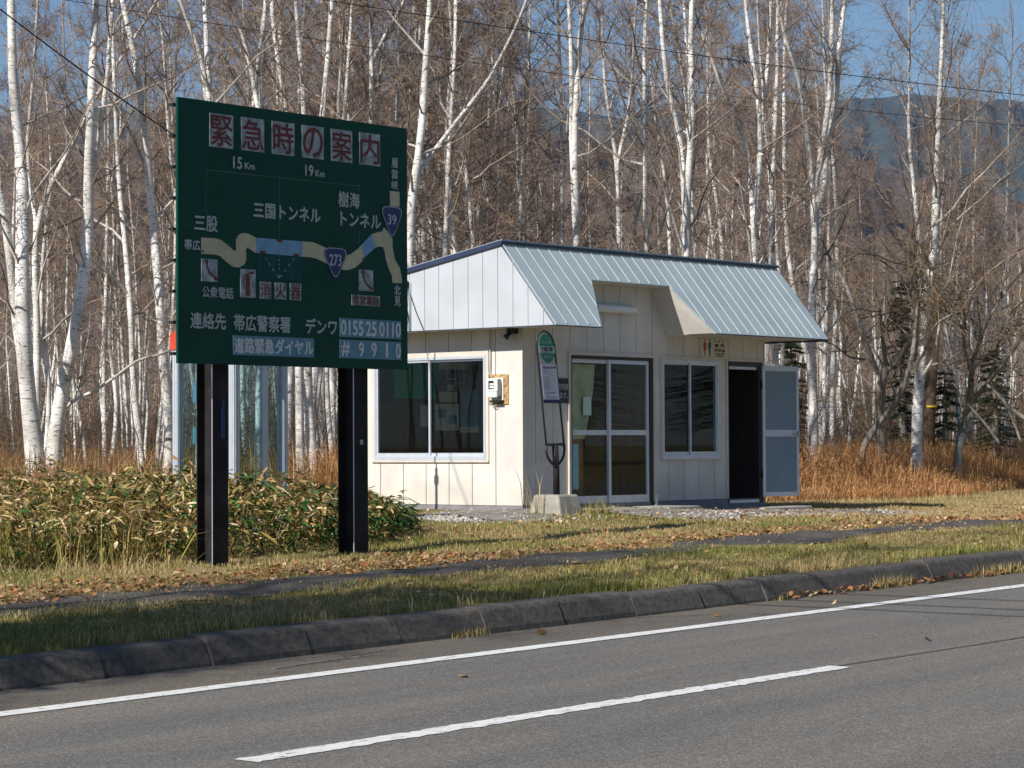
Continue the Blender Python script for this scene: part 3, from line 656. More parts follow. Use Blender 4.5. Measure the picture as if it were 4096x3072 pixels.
t = thing('guide_board', 'black notice board with white characters beside the sliding door', 'sign', (0.6, 0, 1.44))
mb = MB(); mb.box(0.62, 0.945, -0.018, -0.001, 1.44, 1.775); mb.build('plate', pm('notice black', (0.022, 0.02, 0.028), 0.4, 0.1, 4), t)
mb = MB(); pl = lambda x, z, k=0: (x, -0.0205-k, z); letter(mb, '案内図', 0.71, 1.62, 0.225, 0.085, pl, 0.002); letter(mb, 'ります。', 0.70, 1.50, 0.235, 0.085, pl, 0.002); mb.build('lettering', sign_white, t)

t = thing('electric_meter', 'white electricity meter on a stained plywood board by the window', 'meter', (0, 0.4, 1.42))
mb = MB(); mb.box(-0.018, -0.001, 0.235, 0.578, 1.42, 1.822); mb.build('backboard', plywood_plate, t)
mb = MB(); mb.box(-0.045, -0.0185, 0.30, 0.52, 1.475, 1.775); mb.build('base', white_m, t)
mb = MB(); mb.box(-0.12, -0.0455, 0.325, 0.50, 1.53, 1.762); mb.build('case', grey_m, t, bevel=0.012)
mb = MB(); mb.box(-0.155, -0.1205, 0.315, 0.51, 1.592, 1.765); mb.build('cover', white_m, t, bevel=0.012)
mb = MB(); mb.hexa([(-0.15, 0.325, 1.51), (-0.1205, 0.325, 1.51), (-0.1205, 0.50, 1.51), (-0.15, 0.50, 1.51)], [(-0.165, 0.315, 1.588), (-0.1205, 0.315, 1.588), (-0.1205, 0.51, 1.588), (-0.165, 0.51, 1.588)]); mb.build('skirt', white_m, t, bevel=0.008)
mb = MB(); mb.box(-0.1575, -0.1552, 0.372, 0.465, 1.62, 1.735); mb.build('window', black_m, t)
mb = MB(); mb.box(-0.1595, -0.1578, 0.376, 0.44, 1.635, 1.665); mb.box(-0.1595, -0.1578, 0.376, 0.44, 1.675, 1.70); mb.build('dial', white_m, t)
mb = MB(); mb.box(-0.10, -0.0185, 0.31, 0.50, 1.452, 1.474); mb.build('tray', black_m, t)
mb = MB(); mb.tube([(-0.03, 0.545, 2.43), (-0.028, 0.545, 1.95), (-0.03, 0.55, 1.86), (-0.03, 0.57, 1.80), (-0.03, 0.562, 1.775)], 0.009, 8); mb.tube([(-0.05, 0.50, 1.47), (-0.05, 0.53, 1.44), (-0.05, 0.49, 1.40), (-0.05, 0.45, 1.385), (-0.05, 0.42, 1.40), (-0.05, 0.43, 1.45)], 0.006, 8); mb.build('cable', grey_m, t, smooth=True)

t = thing('sensor_lamp', 'small dark sensor lamp under the eave at the shelter corner', 'lamp', (-0.1, 0.1, 2.3))
mb = MB(); mb.box(-0.12, -0.002, 0.07, 0.17, 2.36, 2.43); mb.build('bracket', black_m, t)
mb = MB(); mb.tube([(-0.10, 0.12, 2.37), (-0.16, 0.16, 2.30)], [0.03, 0.045], 10); mb.build('head', black_m, t, smooth=True)
mb = MB(); mb.box(-0.14, -0.10, 0.08, 0.13, 2.285, 2.335); mb.build('sensor', grey_m, t)

def pinned(nm, label, cat, x0_, x1_, za, zb, m, y=2.915, group=None):
    g = MB(); g.hexa([(x0_, y-0.004, za), (x1_, y-0.004, za), (x1_, y, za), (x0_, y, za)], [(x0_, y-0.004, zb), (x1_, y-0.004, zb), (x1_, y, zb), (x0_, y, zb)])
    return g, tag(g.build(nm, m), label, cat, group)
pinned('poster', 'large green poster high on the plywood wall inside', 'poster', 0.62, 1.50, 1.55, 2.07, paper_g)
pinned('notice', 'tall black notice at the left of the green poster', 'notice', 0.38, 0.59, 1.47, 1.98, black_m)
pinned('notice', 'pale double notice above the newsprint sheet', 'notice', 1.57, 1.96, 1.51, 1.66, paper_w)
pinned('notice', 'little square note above the pale double notice', 'notice', 1.76, 1.90, 1.675, 1.765, paper_w)
pinned('notice', 'long pale paper at the top of the window view', 'notice', 1.57, 2.19, 1.985, 2.09, paper_w)
pinned('notice', 'small white sheet behind the window mullion', 'notice', 1.17, 1.36, 1.14, 1.46, paper_w)
o = tag(bpy.data.objects.new('poster', None), 'newsprint poster with blue photographs inside the window', 'poster'); COL.objects.link(o); o.location = (1.49, 2.915, 1.09)
g = MB(); g.box(1.49, 2.01, 2.911, 2.915, 1.09, 1.48); g.build('sheet', paper_w, o)
g = MB(); g.box(1.54, 1.72, 2.907, 2.9105, 1.28, 1.40); g.box(1.78, 1.96, 2.907, 2.9105, 1.18, 1.31); g.build('photograph', paper_b, o)
o = tag(bpy.data.objects.new('poster', None), 'tall blue poster with white foot beside the newsprint poster', 'poster'); COL.objects.link(o); o.location = (2.02, 2.915, 1.06)
g = MB(); g.box(2.03, 2.45, 2.911, 2.915, 1.15, 1.70); g.build('sheet', paper_b, o)
g = MB(); g.box(2.03, 2.45, 2.911, 2.915, 1.06, 1.149); g.build('foot', paper_w, o)
for (a, b, c, d, lb) in ((1.75, 1.93, 1.84, 2.0, 'dark framed picture nearest the green poster'), (1.98, 2.13, 1.78, 1.99, 'dark framed picture right of the other frame')):
    o = tag(bpy.data.objects.new('picture', None), lb, 'picture'); COL.objects.link(o); o.location = (a, 2.915, c)
    g = MB(); g.box(a, b, 2.909, 2.915, c, d); g.build('frame', paper_w, o); g = MB(); g.box(a+0.012, b-0.012, 2.906, 2.9085, c+0.012, d-0.012); g.build('print', black_m, o)
# things just inside the sliding door glass
g = MB(); q = [(1.11, 0.95), (1.11, 1.99), (1.76, 1.985), (1.74, 1.95), (1.70, 1.60), (1.52, 0.95)]; n = len(q)
g.add([(x, 0.150, z) for x, z in q]+[(x, 0.160, z) for x, z in q], [tuple(range(n)), tuple(n+i for i in reversed(range(n)))]+[(i, n+i, n+(i+1)%n, (i+1)%n) for i in range(n)])
tag(g.build('reflection', reflection_cream), 'slanted cream curtain painted on a sheet behind the sliding door glass', 'reflection')  # pale sheet standing in for a bright reflection in the door glass
pinned('notice', 'grey paper sheet taped inside the upper door glass', 'notice', 1.44, 1.62, 1.28, 1.53, paper_w, 0.12)
pinned('banner', 'narrow pale blue banner low behind the sliding door', 'banner', 1.12, 1.33, 0.26, 0.88, paper_lb, 0.12)
pinned('panel_board', 'orange brown board leaning inside the sliding door', 'board', 1.40, 1.72, 0.05, 0.95, pm('orange board', (0.30, 0.13, 0.03), 0.5, 0.15, 3, stretch=(6, 6, 0.5)), 0.35)
g = thing('bench', 'plain brown bench along the back wall inside the shelter', 'bench', (1.6, 2.6, 0.03))
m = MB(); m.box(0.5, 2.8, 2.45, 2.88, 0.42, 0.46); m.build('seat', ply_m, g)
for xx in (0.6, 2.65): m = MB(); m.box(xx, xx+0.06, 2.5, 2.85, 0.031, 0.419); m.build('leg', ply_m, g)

# slabs at the doors
def slab_thing(lb, x0_, x1_, y0, y1, z):
    m = MB(); m.hexa([(x0_, y0, -0.12), (x1_, y0+0.04, -0.12), (x1_, y1, -0.12), (x0_, y1, -0.12)], [(x0_+0.01, y0+0.01, z), (x1_-0.01, y0+0.05, z), (x1_-0.01, y1, z), (x0_+0.01, y1, z)])
    tag(m.build('concrete_slab', concrete_m, bevel=0.015), lb, 'slab')
slab_thing('long thin concrete slab before the sliding door', 0.95, 2.1, -0.88, -0.18, 0.005)
slab_thing('short concrete slab butted against the long doorstep slab', 2.11, 2.95, -0.85, -0.2, 0.012)
slab_thing('concrete slab below the open toilet door', 4.75, 6.1, -0.62, -0.1, -0.06)
# ------------------------------------------------------------------ the green emergency guide sign
SX, SY, SZ, SW, SH = -9.125, -3.33, 1.672, 3.268, 2.583
sg = thing('guide_sign', 'big green emergency guide sign with road map on two dark posts', 'sign', (SX+SW/2, SY, -0.3))
mb = MB(); mb.box(SX, SX+SW, SY, SY+0.03, SZ, SZ+1.2885); mb.box(SX, SX+SW, SY, SY+0.03, SZ+1.2905, SZ+SH); board = mb.build('board', board_green, sg)
for i, (px0, px1) in enumerate(((-8.592, -8.378), (-6.591, -6.376))):
    zb = float(gz(px0, SY)) - 0.15; y0 = SY+0.095; yd = 0.23; mb = MB(); tf_ = 0.012
    mb.box(px0, px1, y0, y0+tf_, zb, SZ+SH-0.12); mb.box(px0, px1, y0+yd-tf_, y0+yd, zb, SZ+SH-0.12)
    mb.box((px0+px1)/2-0.005, (px0+px1)/2+0.005, y0+tf_, y0+yd-tf_, zb, SZ+SH-0.12)
    post = mb.build('post', steel_dark, sg)
    mb = MB(); mb.box(px0-0.0015, px0+0.004, y0-0.002, y0+0.006, zb, SZ+SH-0.15); mb.build('glint_edge', alu_m, post)  # bright strip painted in for the sun's glint on the flange edge
    mb = MB(); zz = 1.02 if i == 0 else 0.98
    if i == 0: mb.box(px1-0.09, px1-0.045, y0-0.004, y0-0.001, 0.95, 1.33); mb.build('sticker', shield_m, post)
    else: mb.box(px1-0.12, px1-0.075, y0-0.004, y0-0.001, 0.88, 0.93); mb.build('sticker', sign_white, post)
for k in range(9):
    z = SZ+0.08+k*0.302; mb = MB(); mb.box(SX-0.035, SX+SW+0.03, SY+0.0305, SY+0.0945, z, z+0.028); mb.build('rail', black_m, sg)
def pl(x, z, k=0, d=0.008): return (SX+x, SY-d-k, SZ+z)
def plate(m, x, z, w, h, d=0.004): m.box(SX+x, SX+x+w, SY-d, SY-0.0005, SZ+z, SZ+z+h)
def outl(m, pts, d): m.poly([(SX+x, SY-d, SZ+z) for x, z in pts])
def stroke(m, pts, w, d):
    for (x0_, z_), (x1_, z1_) in zip(pts[:-1], pts[1:]):
        l = math.hypot(x1_-x0_, z1_-z_) or 1; nx_, nz_ = -(z1_-z_)/l*w/2, (x1_-x0_)/l*w/2
        m.add([pl(x0_+nx_, z_+nz_, 0, d), pl(x1_+nx_, z1_+nz_, 0, d), pl(x1_-nx_, z1_-nz_, 0, d), pl(x0_-nx_, z_-nz_, 0, d)], [(0,1,2,3)])
for ch, x, z, w, h in (('緊', 0.415, 2.139, 0.315, 0.33), ('急', 0.84, 2.14, 0.314, 0.331), ('時', 1.263, 2.139, 0.316, 0.334), ('の', 1.688, 2.14, 0.314, 0.334), ('案', 2.11, 2.142, 0.314, 0.332), ('内', 2.533, 2.141, 0.313, 0.336),
                       ('消', 1.09, 0.673, 0.156, 0.169), ('火', 1.298, 0.676, 0.158, 0.167), ('器', 1.51, 0.677, 0.16, 0.169), ('非常電話', 2.409, 0.66, 0.427, 0.109)):
    m = MB(); plate(m, x, z, w, h); tl = m.build('character_tile', sign_tile, sg)
    m = MB(); letter(m, ch, x+w*0.05, z+h*0.05, w*0.90, h*0.90, pl, 0.0035 if w > 0.3 and h > 0.2 else 0.0015); m.build('lettering', sign_red, tl)
m = MB()
for tx, x, z, w, h, bo in (('15', 0.727, 1.949, 0.118, 0.114, .004), ('Km', 0.884, 1.957, 0.131, 0.062, .003), ('19', 1.731, 1.956, 0.114, 0.11, .004), ('Km', 1.877, 1.96, 0.131, 0.065, .003),
    ('樹海', 2.211, 1.673, 0.316, 0.16, .004), ('トンネル', 2.245, 1.48, 0.601, 0.144, .005), ('三国トンネル', 1.003, 1.481, 0.942, 0.147, .005), ('三股', 0.21, 1.3, 0.303, 0.15, .004), ('帯広', 0.077, 1.106, 0.206, 0.1, .003),
    ('層', 3.019, 2.145, 0.093, 0.104, .002), ('雲', 3.018, 2.028, 0.096, 0.095, .002), ('峡', 3.018, 1.914, 0.1, 0.095, .002), ('公衆電話', 0.31, 0.651, 0.414, 0.11, .002), ('北', 3.052, 0.796, 0.1, 0.098, .003), ('見', 3.055, 0.678, 0.096, 0.102, .003),
    ('連絡先', 0.154, 0.345, 0.467, 0.155, .004), ('帯広警察署', 0.731, 0.34, 0.781, 0.16, .004), ('デンワ', 1.729, 0.344, 0.451, 0.153, .005)):
    letter(m, tx, x, z, w, h, pl, bo)
m.build('lettering', sign_white, sg)
for tx, x, z, w, h, words in ((None, 2.235, 0.324, 0.928, 0.195, (('0155', 0.01, 0.33), ('25', 0.385, 0.155), ('0110', 0.59, 0.325))), (None, 0.725, 0.099, 1.128, 0.194, (('道路緊急ダイヤル', 0.012, 1.10),)), (None, 2.231, 0.104, 0.932, 0.192, (('#', 0.02, 0.12), ('9', 0.28, 0.075), ('9', 0.47, 0.075), ('1', 0.69, 0.028), ('0', 0.845, 0.072)))):
    m = MB(); plate(m, x, z, w, h); p_ = m.build('number_plate', plate_blue, sg)
    m = MB()
    for t_, dx, ww in words: letter(m, t_, x+dx, z+0.022, ww, h-0.045, pl, 0.006)
    m.build('lettering', plate_white, p_)
m = MB()
for pts in ([(0.366, 1.921), (0.365, 1.471)], [(0.366, 1.902), (2.53, 1.91)], [(1.365, 1.918), (1.363, 1.283)], [(2.528, 1.922), (2.528, 1.851)], [(2.526, 1.448), (2.526, 1.324)]): stroke(m, pts, 0.006, 0.003)
m.build('distance_line', line_green, sg)
ROADP = [[(0.299, 1.235), (0.49, 1.238), (0.565, 1.224), (0.641, 1.189), (0.725, 1.136), (0.755, 1.130), (0.768, 1.147), (0.760, 1.179), (0.763, 1.241), (0.794, 1.288), (0.855, 1.314), (0.932, 1.31), (0.994, 1.291), (1.041, 1.278), (1.044, 1.126), (1.009, 1.132), (0.948, 1.162), (0.917, 1.168), (0.898, 1.154), (0.904, 1.058), (0.878, 1.0), (0.793, 0.964), (0.717, 0.972), (0.641, 1.01), (0.55, 1.067), (0.49, 1.078), (0.298, 1.075)],
 [(1.687, 1.28), (1.838, 1.281), (1.953, 1.255), (2.068, 1.221), (2.151, 1.185), (2.335, 1.174), (2.403, 1.193), (2.505, 1.252), (2.556, 1.297), (2.607, 1.169), (2.555, 1.113), (2.47, 1.055), (2.368, 1.023), (2.301, 1.019), (2.068, 1.064), (1.903, 1.113), (1.805, 1.125), (1.686, 1.122)],
 [(2.711, 1.417), (2.832, 1.45), (2.867, 1.453), (2.902, 1.503), (2.98, 1.442), (3.032, 1.391), (3.032, 1.307), (3.066, 1.177), (3.145, 1.085), (3.176, 0.978), (3.179, 0.924), (3.029, 0.92), (3.021, 0.994), (2.969, 1.075), (2.926, 1.169), (2.909, 1.252), (2.883, 1.292), (2.831, 1.295), (2.77, 1.28)],
 [(2.994, 1.735), (3.144, 1.735), (3.144, 1.895), (2.994, 1.895)]]
for p in ROADP: m = MB(); outl(m, p, 0.0045); m.build('road_map', sign_yel, sg)
m = MB(); outl(m, [(1.05, 0.875), (1.68, 0.875), (1.68, 1.12), (1.05, 1.12)], 0.0022); m.build('faded_patch', pm('faded teal', (0.004, 0.062, 0.068), 0.5, 0.35, 3.0, spec=0.2, stretch=(4, 4, 0.5)), sg)
m = MB()
for p in ([(1.041, 1.278), (1.687, 1.28), (1.686, 1.122), (1.044, 1.126)], [(2.556, 1.297), (2.711, 1.417), (2.77, 1.28), (2.607, 1.169)]): outl(m, p, 0.0055)
m.build('tunnel_section', sign_blue, sg)
m = MB()
for x, z, w, h in ((1.324, 1.252, 0.082, 0.029), (1.092, 1.123, 0.081, 0.029), (1.558, 1.121, 0.077, 0.03)): outl(m, [(x, z), (x+w, z), (x+w, z+h), (x, z+h)], 0.0075)
for x, z in ((0.316, 1.101), (2.584, 1.154)): outl(m, [(x+0.014*math.cos(a), z+0.014*math.sin(a)) for a in np.linspace(0, 6.28, 12)[:-1]], 0.0075)
m.build('extinguisher_mark', sign_red, sg)
m = MB()
for pts in ([(1.173, 1.084), (1.184, 1.068)], [(1.212, 1.041), (1.236, 1.014)], [(1.267, 0.981), (1.288, 0.954)], [(1.359, 1.083), (1.359, 1.062)], [(1.359, 1.037), (1.359, 1.017)], [(1.359, 0.994), (1.359, 0.975)], [(1.57, 1.1), (1.554, 1.082)], [(1.506, 1.039), (1.487, 1.015)], [(1.45, 0.981), (1.43, 0.959)], [(1.326, 0.916), (1.359, 0.891)], [(1.359, 0.891), (1.394, 0.919)], [(1.359, 0.923), (1.359, 0.895)]): stroke(m, pts, 0.008, 0.0035)
m.build('dashed_arrow', sign_white, sg)
for (x, z, w, h), hs in (((0.304, 0.809, 0.212, 0.22), [(0.37, 1.009), (0.373, 0.963), (0.399, 0.908), (0.444, 0.872), (0.489, 0.846)]), ((2.521, 0.816, 0.213, 0.221), [(2.58, 1.014), (2.583, 0.966), (2.609, 0.914), (2.648, 0.875), (2.70, 0.848)])):
    m = MB(); plate(m, x, z, w, h); p_ = m.build('phone_tile', sign_tile, sg)
    m = MB(); stroke(m, hs, 0.022, 0.008)
    for (cx_, cz_) in (hs[0], hs[-1]): outl(m, [(cx_+0.024*math.cos(a), cz_-0.004+0.02*math.sin(a)) for a in np.linspace(0, 6.28, 12)[:-1]], 0.0085)
    m.build('handset', sign_red, p_)
m = MB(); plate(m, 0.824, 0.675, 0.208, 0.28); p_ = m.build('extinguisher_tile', sign_tile, sg)
m = MB(); outl(m, [(0.892, 0.692), (0.949, 0.691), (0.950, 0.86), (0.935, 0.895), (0.908, 0.895), (0.893, 0.86)], 0.008); stroke(m, [(0.916, 0.907), (0.877, 0.888), (0.862, 0.831), (0.872, 0.753)], 0.012, 0.0082); stroke(m, [(0.916, 0.89), (0.931, 0.919), (1.015, 0.918)], 0.014, 0.0084); stroke(m, [(0.931, 0.913), (1.015, 0.938)], 0.012, 0.0086); m.build('extinguisher', sign_red, p_)
def onigiri(x, z, w, h, k=1.0):
    """rounded route-shield outline pointing down"""
    base = [Vector((-1.12, 0.86)), Vector((1.12, 0.86)), Vector((0, -1.2))]; out = []; r = 0.42
    for i in range(3):
        p, a, b = base[i], base[i-1], base[(i+1) % 3]
        d1, d2 = (a-p).normalized(), (b-p).normalized(); rr = r*1.75
        s0, s1 = p+d1*rr, p+d2*rr
        for t in np.linspace(0, 1, 9): out.append(s0*(1-t)**2+p*2*t*(1-t)+s1*t**2)
    lo = [min(q[i] for q in out) for i in (0, 1)]; hi = [max(q[i] for q in out) for i in (0, 1)]
    return [(x+w/2+((q[0]-lo[0])/(hi[0]-lo[0])-0.5)*w*k, z+h/2+((q[1]-lo[1])/(hi[1]-lo[1])-0.5)*h*k) for q in out]
for tx, x, z, w, h, (lx, lz, lw, lh) in (('39', 2.864, 1.408, 0.314, 0.323, (2.955, 1.538, 0.131, 0.105)), ('273', 1.997, 0.93, 0.333, 0.313, (2.076, 1.056, 0.174, 0.116))):
    m = MB(); outl(m, onigiri(x, z, w, h), 0.009); s_ = m.build('route_shield', shield_m, sg)
    a = onigiri(x, z+0.004, w, h, 0.955); b = onigiri(x, z+0.005, w, h, 0.90); m = MB(); n = len(a)
    m.add([pl(p[0], p[1], 0, 0.0105) for p in a]+[pl(p[0], p[1], 0, 0.0105) for p in b], [(i, (i+1) % n, n+(i+1) % n, n+i) for i in range(n)])
    letter(m, tx, lx, lz, lw, lh, lambda X_, Z_, k=0: pl(X_, Z_, k, 0.011), 0.003); m.build('lettering', sign_white, s_)

# ------------------------------------------------------------------ bus stop post on its concrete foot
bs = thing('bus_stop', 'leaning bus stop hoop with green disc and timetable on a concrete foot', 'bus stop', (-0.2, -0.74, 0))
mb = MB(); mb.hexa([(-0.47, -1.04, -0.12), (0.03, -1.04, -0.12), (0.03, -0.46, -0.12), (-0.47, -0.46, -0.12)], [(-0.44, -0.965, 0.222), (-0.02, -0.965, 0.222), (-0.02, -0.55, 0.222), (-0.44, -0.55, 0.222)])
mb.build('foot', concrete_m, bs, bevel=0.025)
BYp = -0.74
mb = MB(); mb.tube([(-0.195, BYp, 0.20), (-0.20, BYp, 0.55), (-0.225, BYp, 0.87)], 0.042, 14); mb.build('post', steel_dark, bs, smooth=True)
mb = MB(); mb.tube([(-0.405, BYp, 0.872), (-0.035, BYp, 0.878)], 0.018, 8)
mb.tube([(-0.405, BYp-0.0, 0.872), (-0.402, BYp, 0.77), (-0.37, BYp, 0.70), (-0.31, BYp, 0.645), (-0.245, BYp, 0.60), (-0.235, BYp-0.02, 0.575)], 0.017, 8)
mb.tube([(-0.035, BYp, 0.878), (-0.03, BYp, 0.80), (-0.045, BYp, 0.73), (-0.09, BYp, 0.665), (-0.165, BYp, 0.61), (-0.22, BYp-0.01, 0.585)], 0.017, 8)
mb.tube([(-0.25, BYp, 0.86), (-0.245, BYp-0.03, 0.59)], 0.012, 8); mb.build('cradle', black_m, bs, smooth=True)
lean = lambda u, z: (-0.222+u-0.145*(z-0.875), z)           # local sideways u at height z
mb = MB(); pts = [(*lean(-0.183, 0.875),)]
arc = []
for a in np.linspace(math.pi, 0, 19): arc.append((0.183*math.cos(a), 2.145+0.205*math.sin(a)))
loop = [(-0.183, 0.86), (-0.183, 1.4), (-0.183, 2.0)]+arc+[(0.183, 2.0), (0.183, 1.4), (0.183, 0.86)]
mb.tube([(lean(u, z)[0], BYp, z) for u, z in loop], 0.013, 8); mb.build('hoop', black_m, bs, smooth=True)
def bp(u, z, d=0.0): return (lean(u, z)[0], BYp-0.016-d, z)
def bpoly(m, pts, d): m.add([bp(u, z, d) for u, z in pts]+[bp(u, z, d-0.004) for u, z in pts], [tuple(range(len(pts))), tuple(len(pts)+i for i in reversed(range(len(pts))))]+[(i, len(pts)+i, len(pts)+(i+1) % len(pts), (i+1) % len(pts)) for i in range(len(pts))])
el = [(0.155*math.cos(a)*(1 if math.sin(a) > 0 else 0.98), 2.12+(0.20 if math.sin(a) > 0 else 0.185)*math.sin(a)) for a in np.linspace(0, 2*math.pi, 41)[:-1]]
mb = MB(); bpoly(mb, el, 0.002); disc = mb.build('disc', bs_green, bs)
mb = MB(); bpoly(mb, [(-0.158, 2.065), (0.158, 2.065), (0.158, 2.155), (-0.158, 2.155)], 0.0045); band = mb.build('name_band', sign_white, disc)
bl = lambda d: (lambda u, z, k=0: bp(u, z, d+k))
mb = MB(); letter(mb, 'みくに号', -0.10, 2.185, 0.195, 0.04, bl(0.004), 0.002); letter(mb, '旭川ゆき', -0.075, 2.0, 0.15, 0.036, bl(0.004), 0.001); letter(mb, 'バスのりば', -0.07, 2.255, 0.14, 0.014, bl(0.004)); mb.build('lettering', sign_white, disc)
mb = MB(); letter(mb, '十勝三股', -0.115, 2.092, 0.23, 0.052, bl(0.006), 0.002); letter(mb, 'TOKACHI MITSUMATA', -0.09, 2.073, 0.18, 0.011, bl(0.006)); mb.build('lettering', black_m, band)
mb = MB(); bpoly(mb, [(-0.172, 1.415), (0.172, 1.415), (0.172, 1.93), (-0.172, 1.93)], 0.001); tb = mb.build('timetable', bs_blue, bs)
mb = MB(); bpoly(mb, [(-0.160, 1.462), (0.160, 1.462), (0.160, 1.925), (-0.160, 1.925)], 0.004); mb.build('sheet', pm('timetable white', (0.58, 0.62, 0.70), 0.4, 0.05, 6), tb)
mb = MB(); letter(mb, '十勝三股発', -0.13, 1.862, 0.13, 0.028, bl(0.006), 0.001); letter(mb, '16:44', 0.015, 1.858, 0.125, 0.046, bl(0.006), 0.001)
def dash(m, u, z, w, h): m.add([bp(u, z, 0.0055), bp(u+w, z, 0.0055), bp(u+w, z+h, 0.0055), bp(u, z+h, 0.0055)], [(0,1,2,3)])
for k, n_ in enumerate((3, 0, 3, 4, 5, 4)):                 # stop boxes: too small to read, so only their strokes
    z = 1.815-k*0.045
    for zz in (z-0.008, z+0.026): dash(mb, -0.13, zz, 0.1525, 0.0022)
    for u in (-0.13, 0.0195): dash(mb, u, z-0.008, 0.0022, 0.036)
    for i in range(n_):
        u = -0.055-0.0125*n_+i*0.025
        dash(mb, u, z+0.014, 0.013, 0.004); dash(mb, u+0.004, z-0.002, 0.004, 0.02); dash(mb, u+0.001, z+0.003, 0.012, 0.004)
    for i in range(5): dash(mb, 0.036+i*0.013, z+0.004, 0.008, 0.003+0.006*(i % 2))
for z, w in ((1.553, 0.21), (1.540, 0.17), (1.510, 0.09), (1.490, 0.25)):
    for i in range(int(w/0.014)): dash(mb, -0.11+i*0.014, z, 0.010, 0.004+0.003*((i*7) % 3))
mb.build('lettering', pm('ink', (0.06, 0.06, 0.08), 0.6, 0.1, 5), tb)
mb = MB(); letter(mb, '(0155-31-8811)', -0.10, 1.467, 0.19, 0.017, bl(0.006)); mb.build('phone_number', sign_red, tb)

# ------------------------------------------------------------------ telephone booth
BX0, BX1, BY0, BY1, BZ0, BZ1 = -5.27, -4.39, -0.02, 1.05, -0.17, 2.03
bt = thing('telephone_booth', 'glass telephone booth with red roof half hidden behind the sign', 'phone booth', ((BX0+BX1)/2, (BY0+BY1)/2, BZ0))
for cx_, cy_, lit in ((BX0, BY0, 1), (BX1-0.09, BY0, 0), (BX0, BY1-0.09, 1), (BX1-0.09, BY1-0.09, 0)):
    mb = MB(); mb.box(cx_, cx_+0.09, cy_, cy_+0.09, BZ0, BZ1)
    for o_ in (0.02, 0.05): mb.box(cx_-0.006, cx_-0.0005, cy_+o_, cy_+o_+0.018, BZ0, BZ1); mb.box(cx_+o_, cx_+o_+0.018, cy_-0.006, cy_-0.0005, BZ0, BZ1)
    mb.build('corner_post', alu_m, bt)
mb = MB(); mb.box(BX0+0.47, BX0+0.56, BY0+0.01, BY0+0.05, BZ0+0.15, BZ1); mb.box(BX0+0.091, BX1-0.091, BY0+0.008, BY0+0.052, BZ0+0.08, BZ0+0.149); mb.build('door_stile', alu_m, bt)
mb = MB(); mb.box(BX0+0.01, BX0+0.05, BY0+0.091, BY1-0.091, BZ0+0.08, BZ0+0.16); mb.box(BX1-0.05, BX1-0.01, BY0+0.091, BY1-0.091, BZ0+0.08, BZ0+0.16); mb.build('sill_rail', alu_m, bt)
mb = MB(); mb.box(BX0+0.02, BX0+0.026, BY0+0.091, BY1-0.091, BZ0+0.161, BZ1); mb.box(BX1-0.026, BX1-0.02, BY0+0.091, BY1-0.091, BZ0+0.161, BZ1)
mb.box(BX0+0.091, BX0+0.469, BY0+0.02, BY0+0.026, BZ0+0.151, BZ1); mb.box(BX0+0.561, BX1-0.091, BY0+0.02, BY0+0.026, BZ0+0.151, BZ1); mb.box(BX0+0.091, BX1-0.091, BY1-0.026, BY1-0.02, BZ0+0.161, BZ1); mb.build('glass_pane', booth_glass, bt)
mb = MB(); mb.box(BX0-0.02, BX1+0.02, BY0-0.02, BY1+0.02, BZ1+0.001, BZ1+0.19); mb.hexa([(BX0-0.02, BY0-0.02, BZ1+0.191), (BX1+0.02, BY0-0.02, BZ1+0.191), (BX1+0.02, BY1+0.02, BZ1+0.191), (BX0-0.02, BY1+0.02, BZ1+0.191)], [(BX0+0.05, BY0+0.05, BZ1+0.25), (BX1-0.05, BY0+0.05, BZ1+0.25), (BX1-0.05, BY1-0.05, BZ1+0.25), (BX0+0.05, BY1-0.05, BZ1+0.25)]); mb.build('roof', red_m, bt)
mb = MB(); mb.box(BX0, BX1, BY0, BY1, BZ0-0.06, BZ0+0.05); mb.build('base', concrete_m, bt)
mb = MB(); mb.box(BX0+0.03, BX0+0.06, BY0+0.25, BY0+0.75, 0.9, 1.1); mb.build('shelf', pm('booth shelf', (0.10, 0.22, 0.25), 0.5, 0.1, 5), bt)
mb = MB(); mb.box(-5.12, -4.79, 0.62, 0.86, 1.40, 1.64); mb.build('telephone', pm('phone case', (0.14, 0.24, 0.34), 0.4, 0.1, 5), bt)
mb = MB(); mb.box(-5.06, -4.83, 0.60, 0.615, 1.68, 1.74); mb.build('instruction_plate', ts_white, bt)
mb = MB(); mb.box(-5.165, -5.14, 0.04, 0.06, 0.55, 1.25); mb.build('handle', alu_m, bt)

# slim steel mast behind the sign whose shadow falls on the shelter wall
zb = float(gz(-2.0, 1.53)); ms = thing('marker_mast', 'slim grey steel mast standing behind the right sign post', 'pole', (-1.62, 1.53, zb))
mb = MB(); mb.tube([(-1.62, 1.53, zb-0.1), (-1.62, 1.53, 1.75)], 0.024, 8); mb.tube([(-1.62, 1.53, 1.75), (-1.60, 1.53, 3.3)], 0.012, 8); mb.build('shaft', grey_m, ms, smooth=True)
mb = MB(); mb.tube([(-1.62, 1.53, 1.55), (-1.62, 1.53, 1.64)], 0.042, 8); mb.build('collar', grey_m, ms, smooth=True)

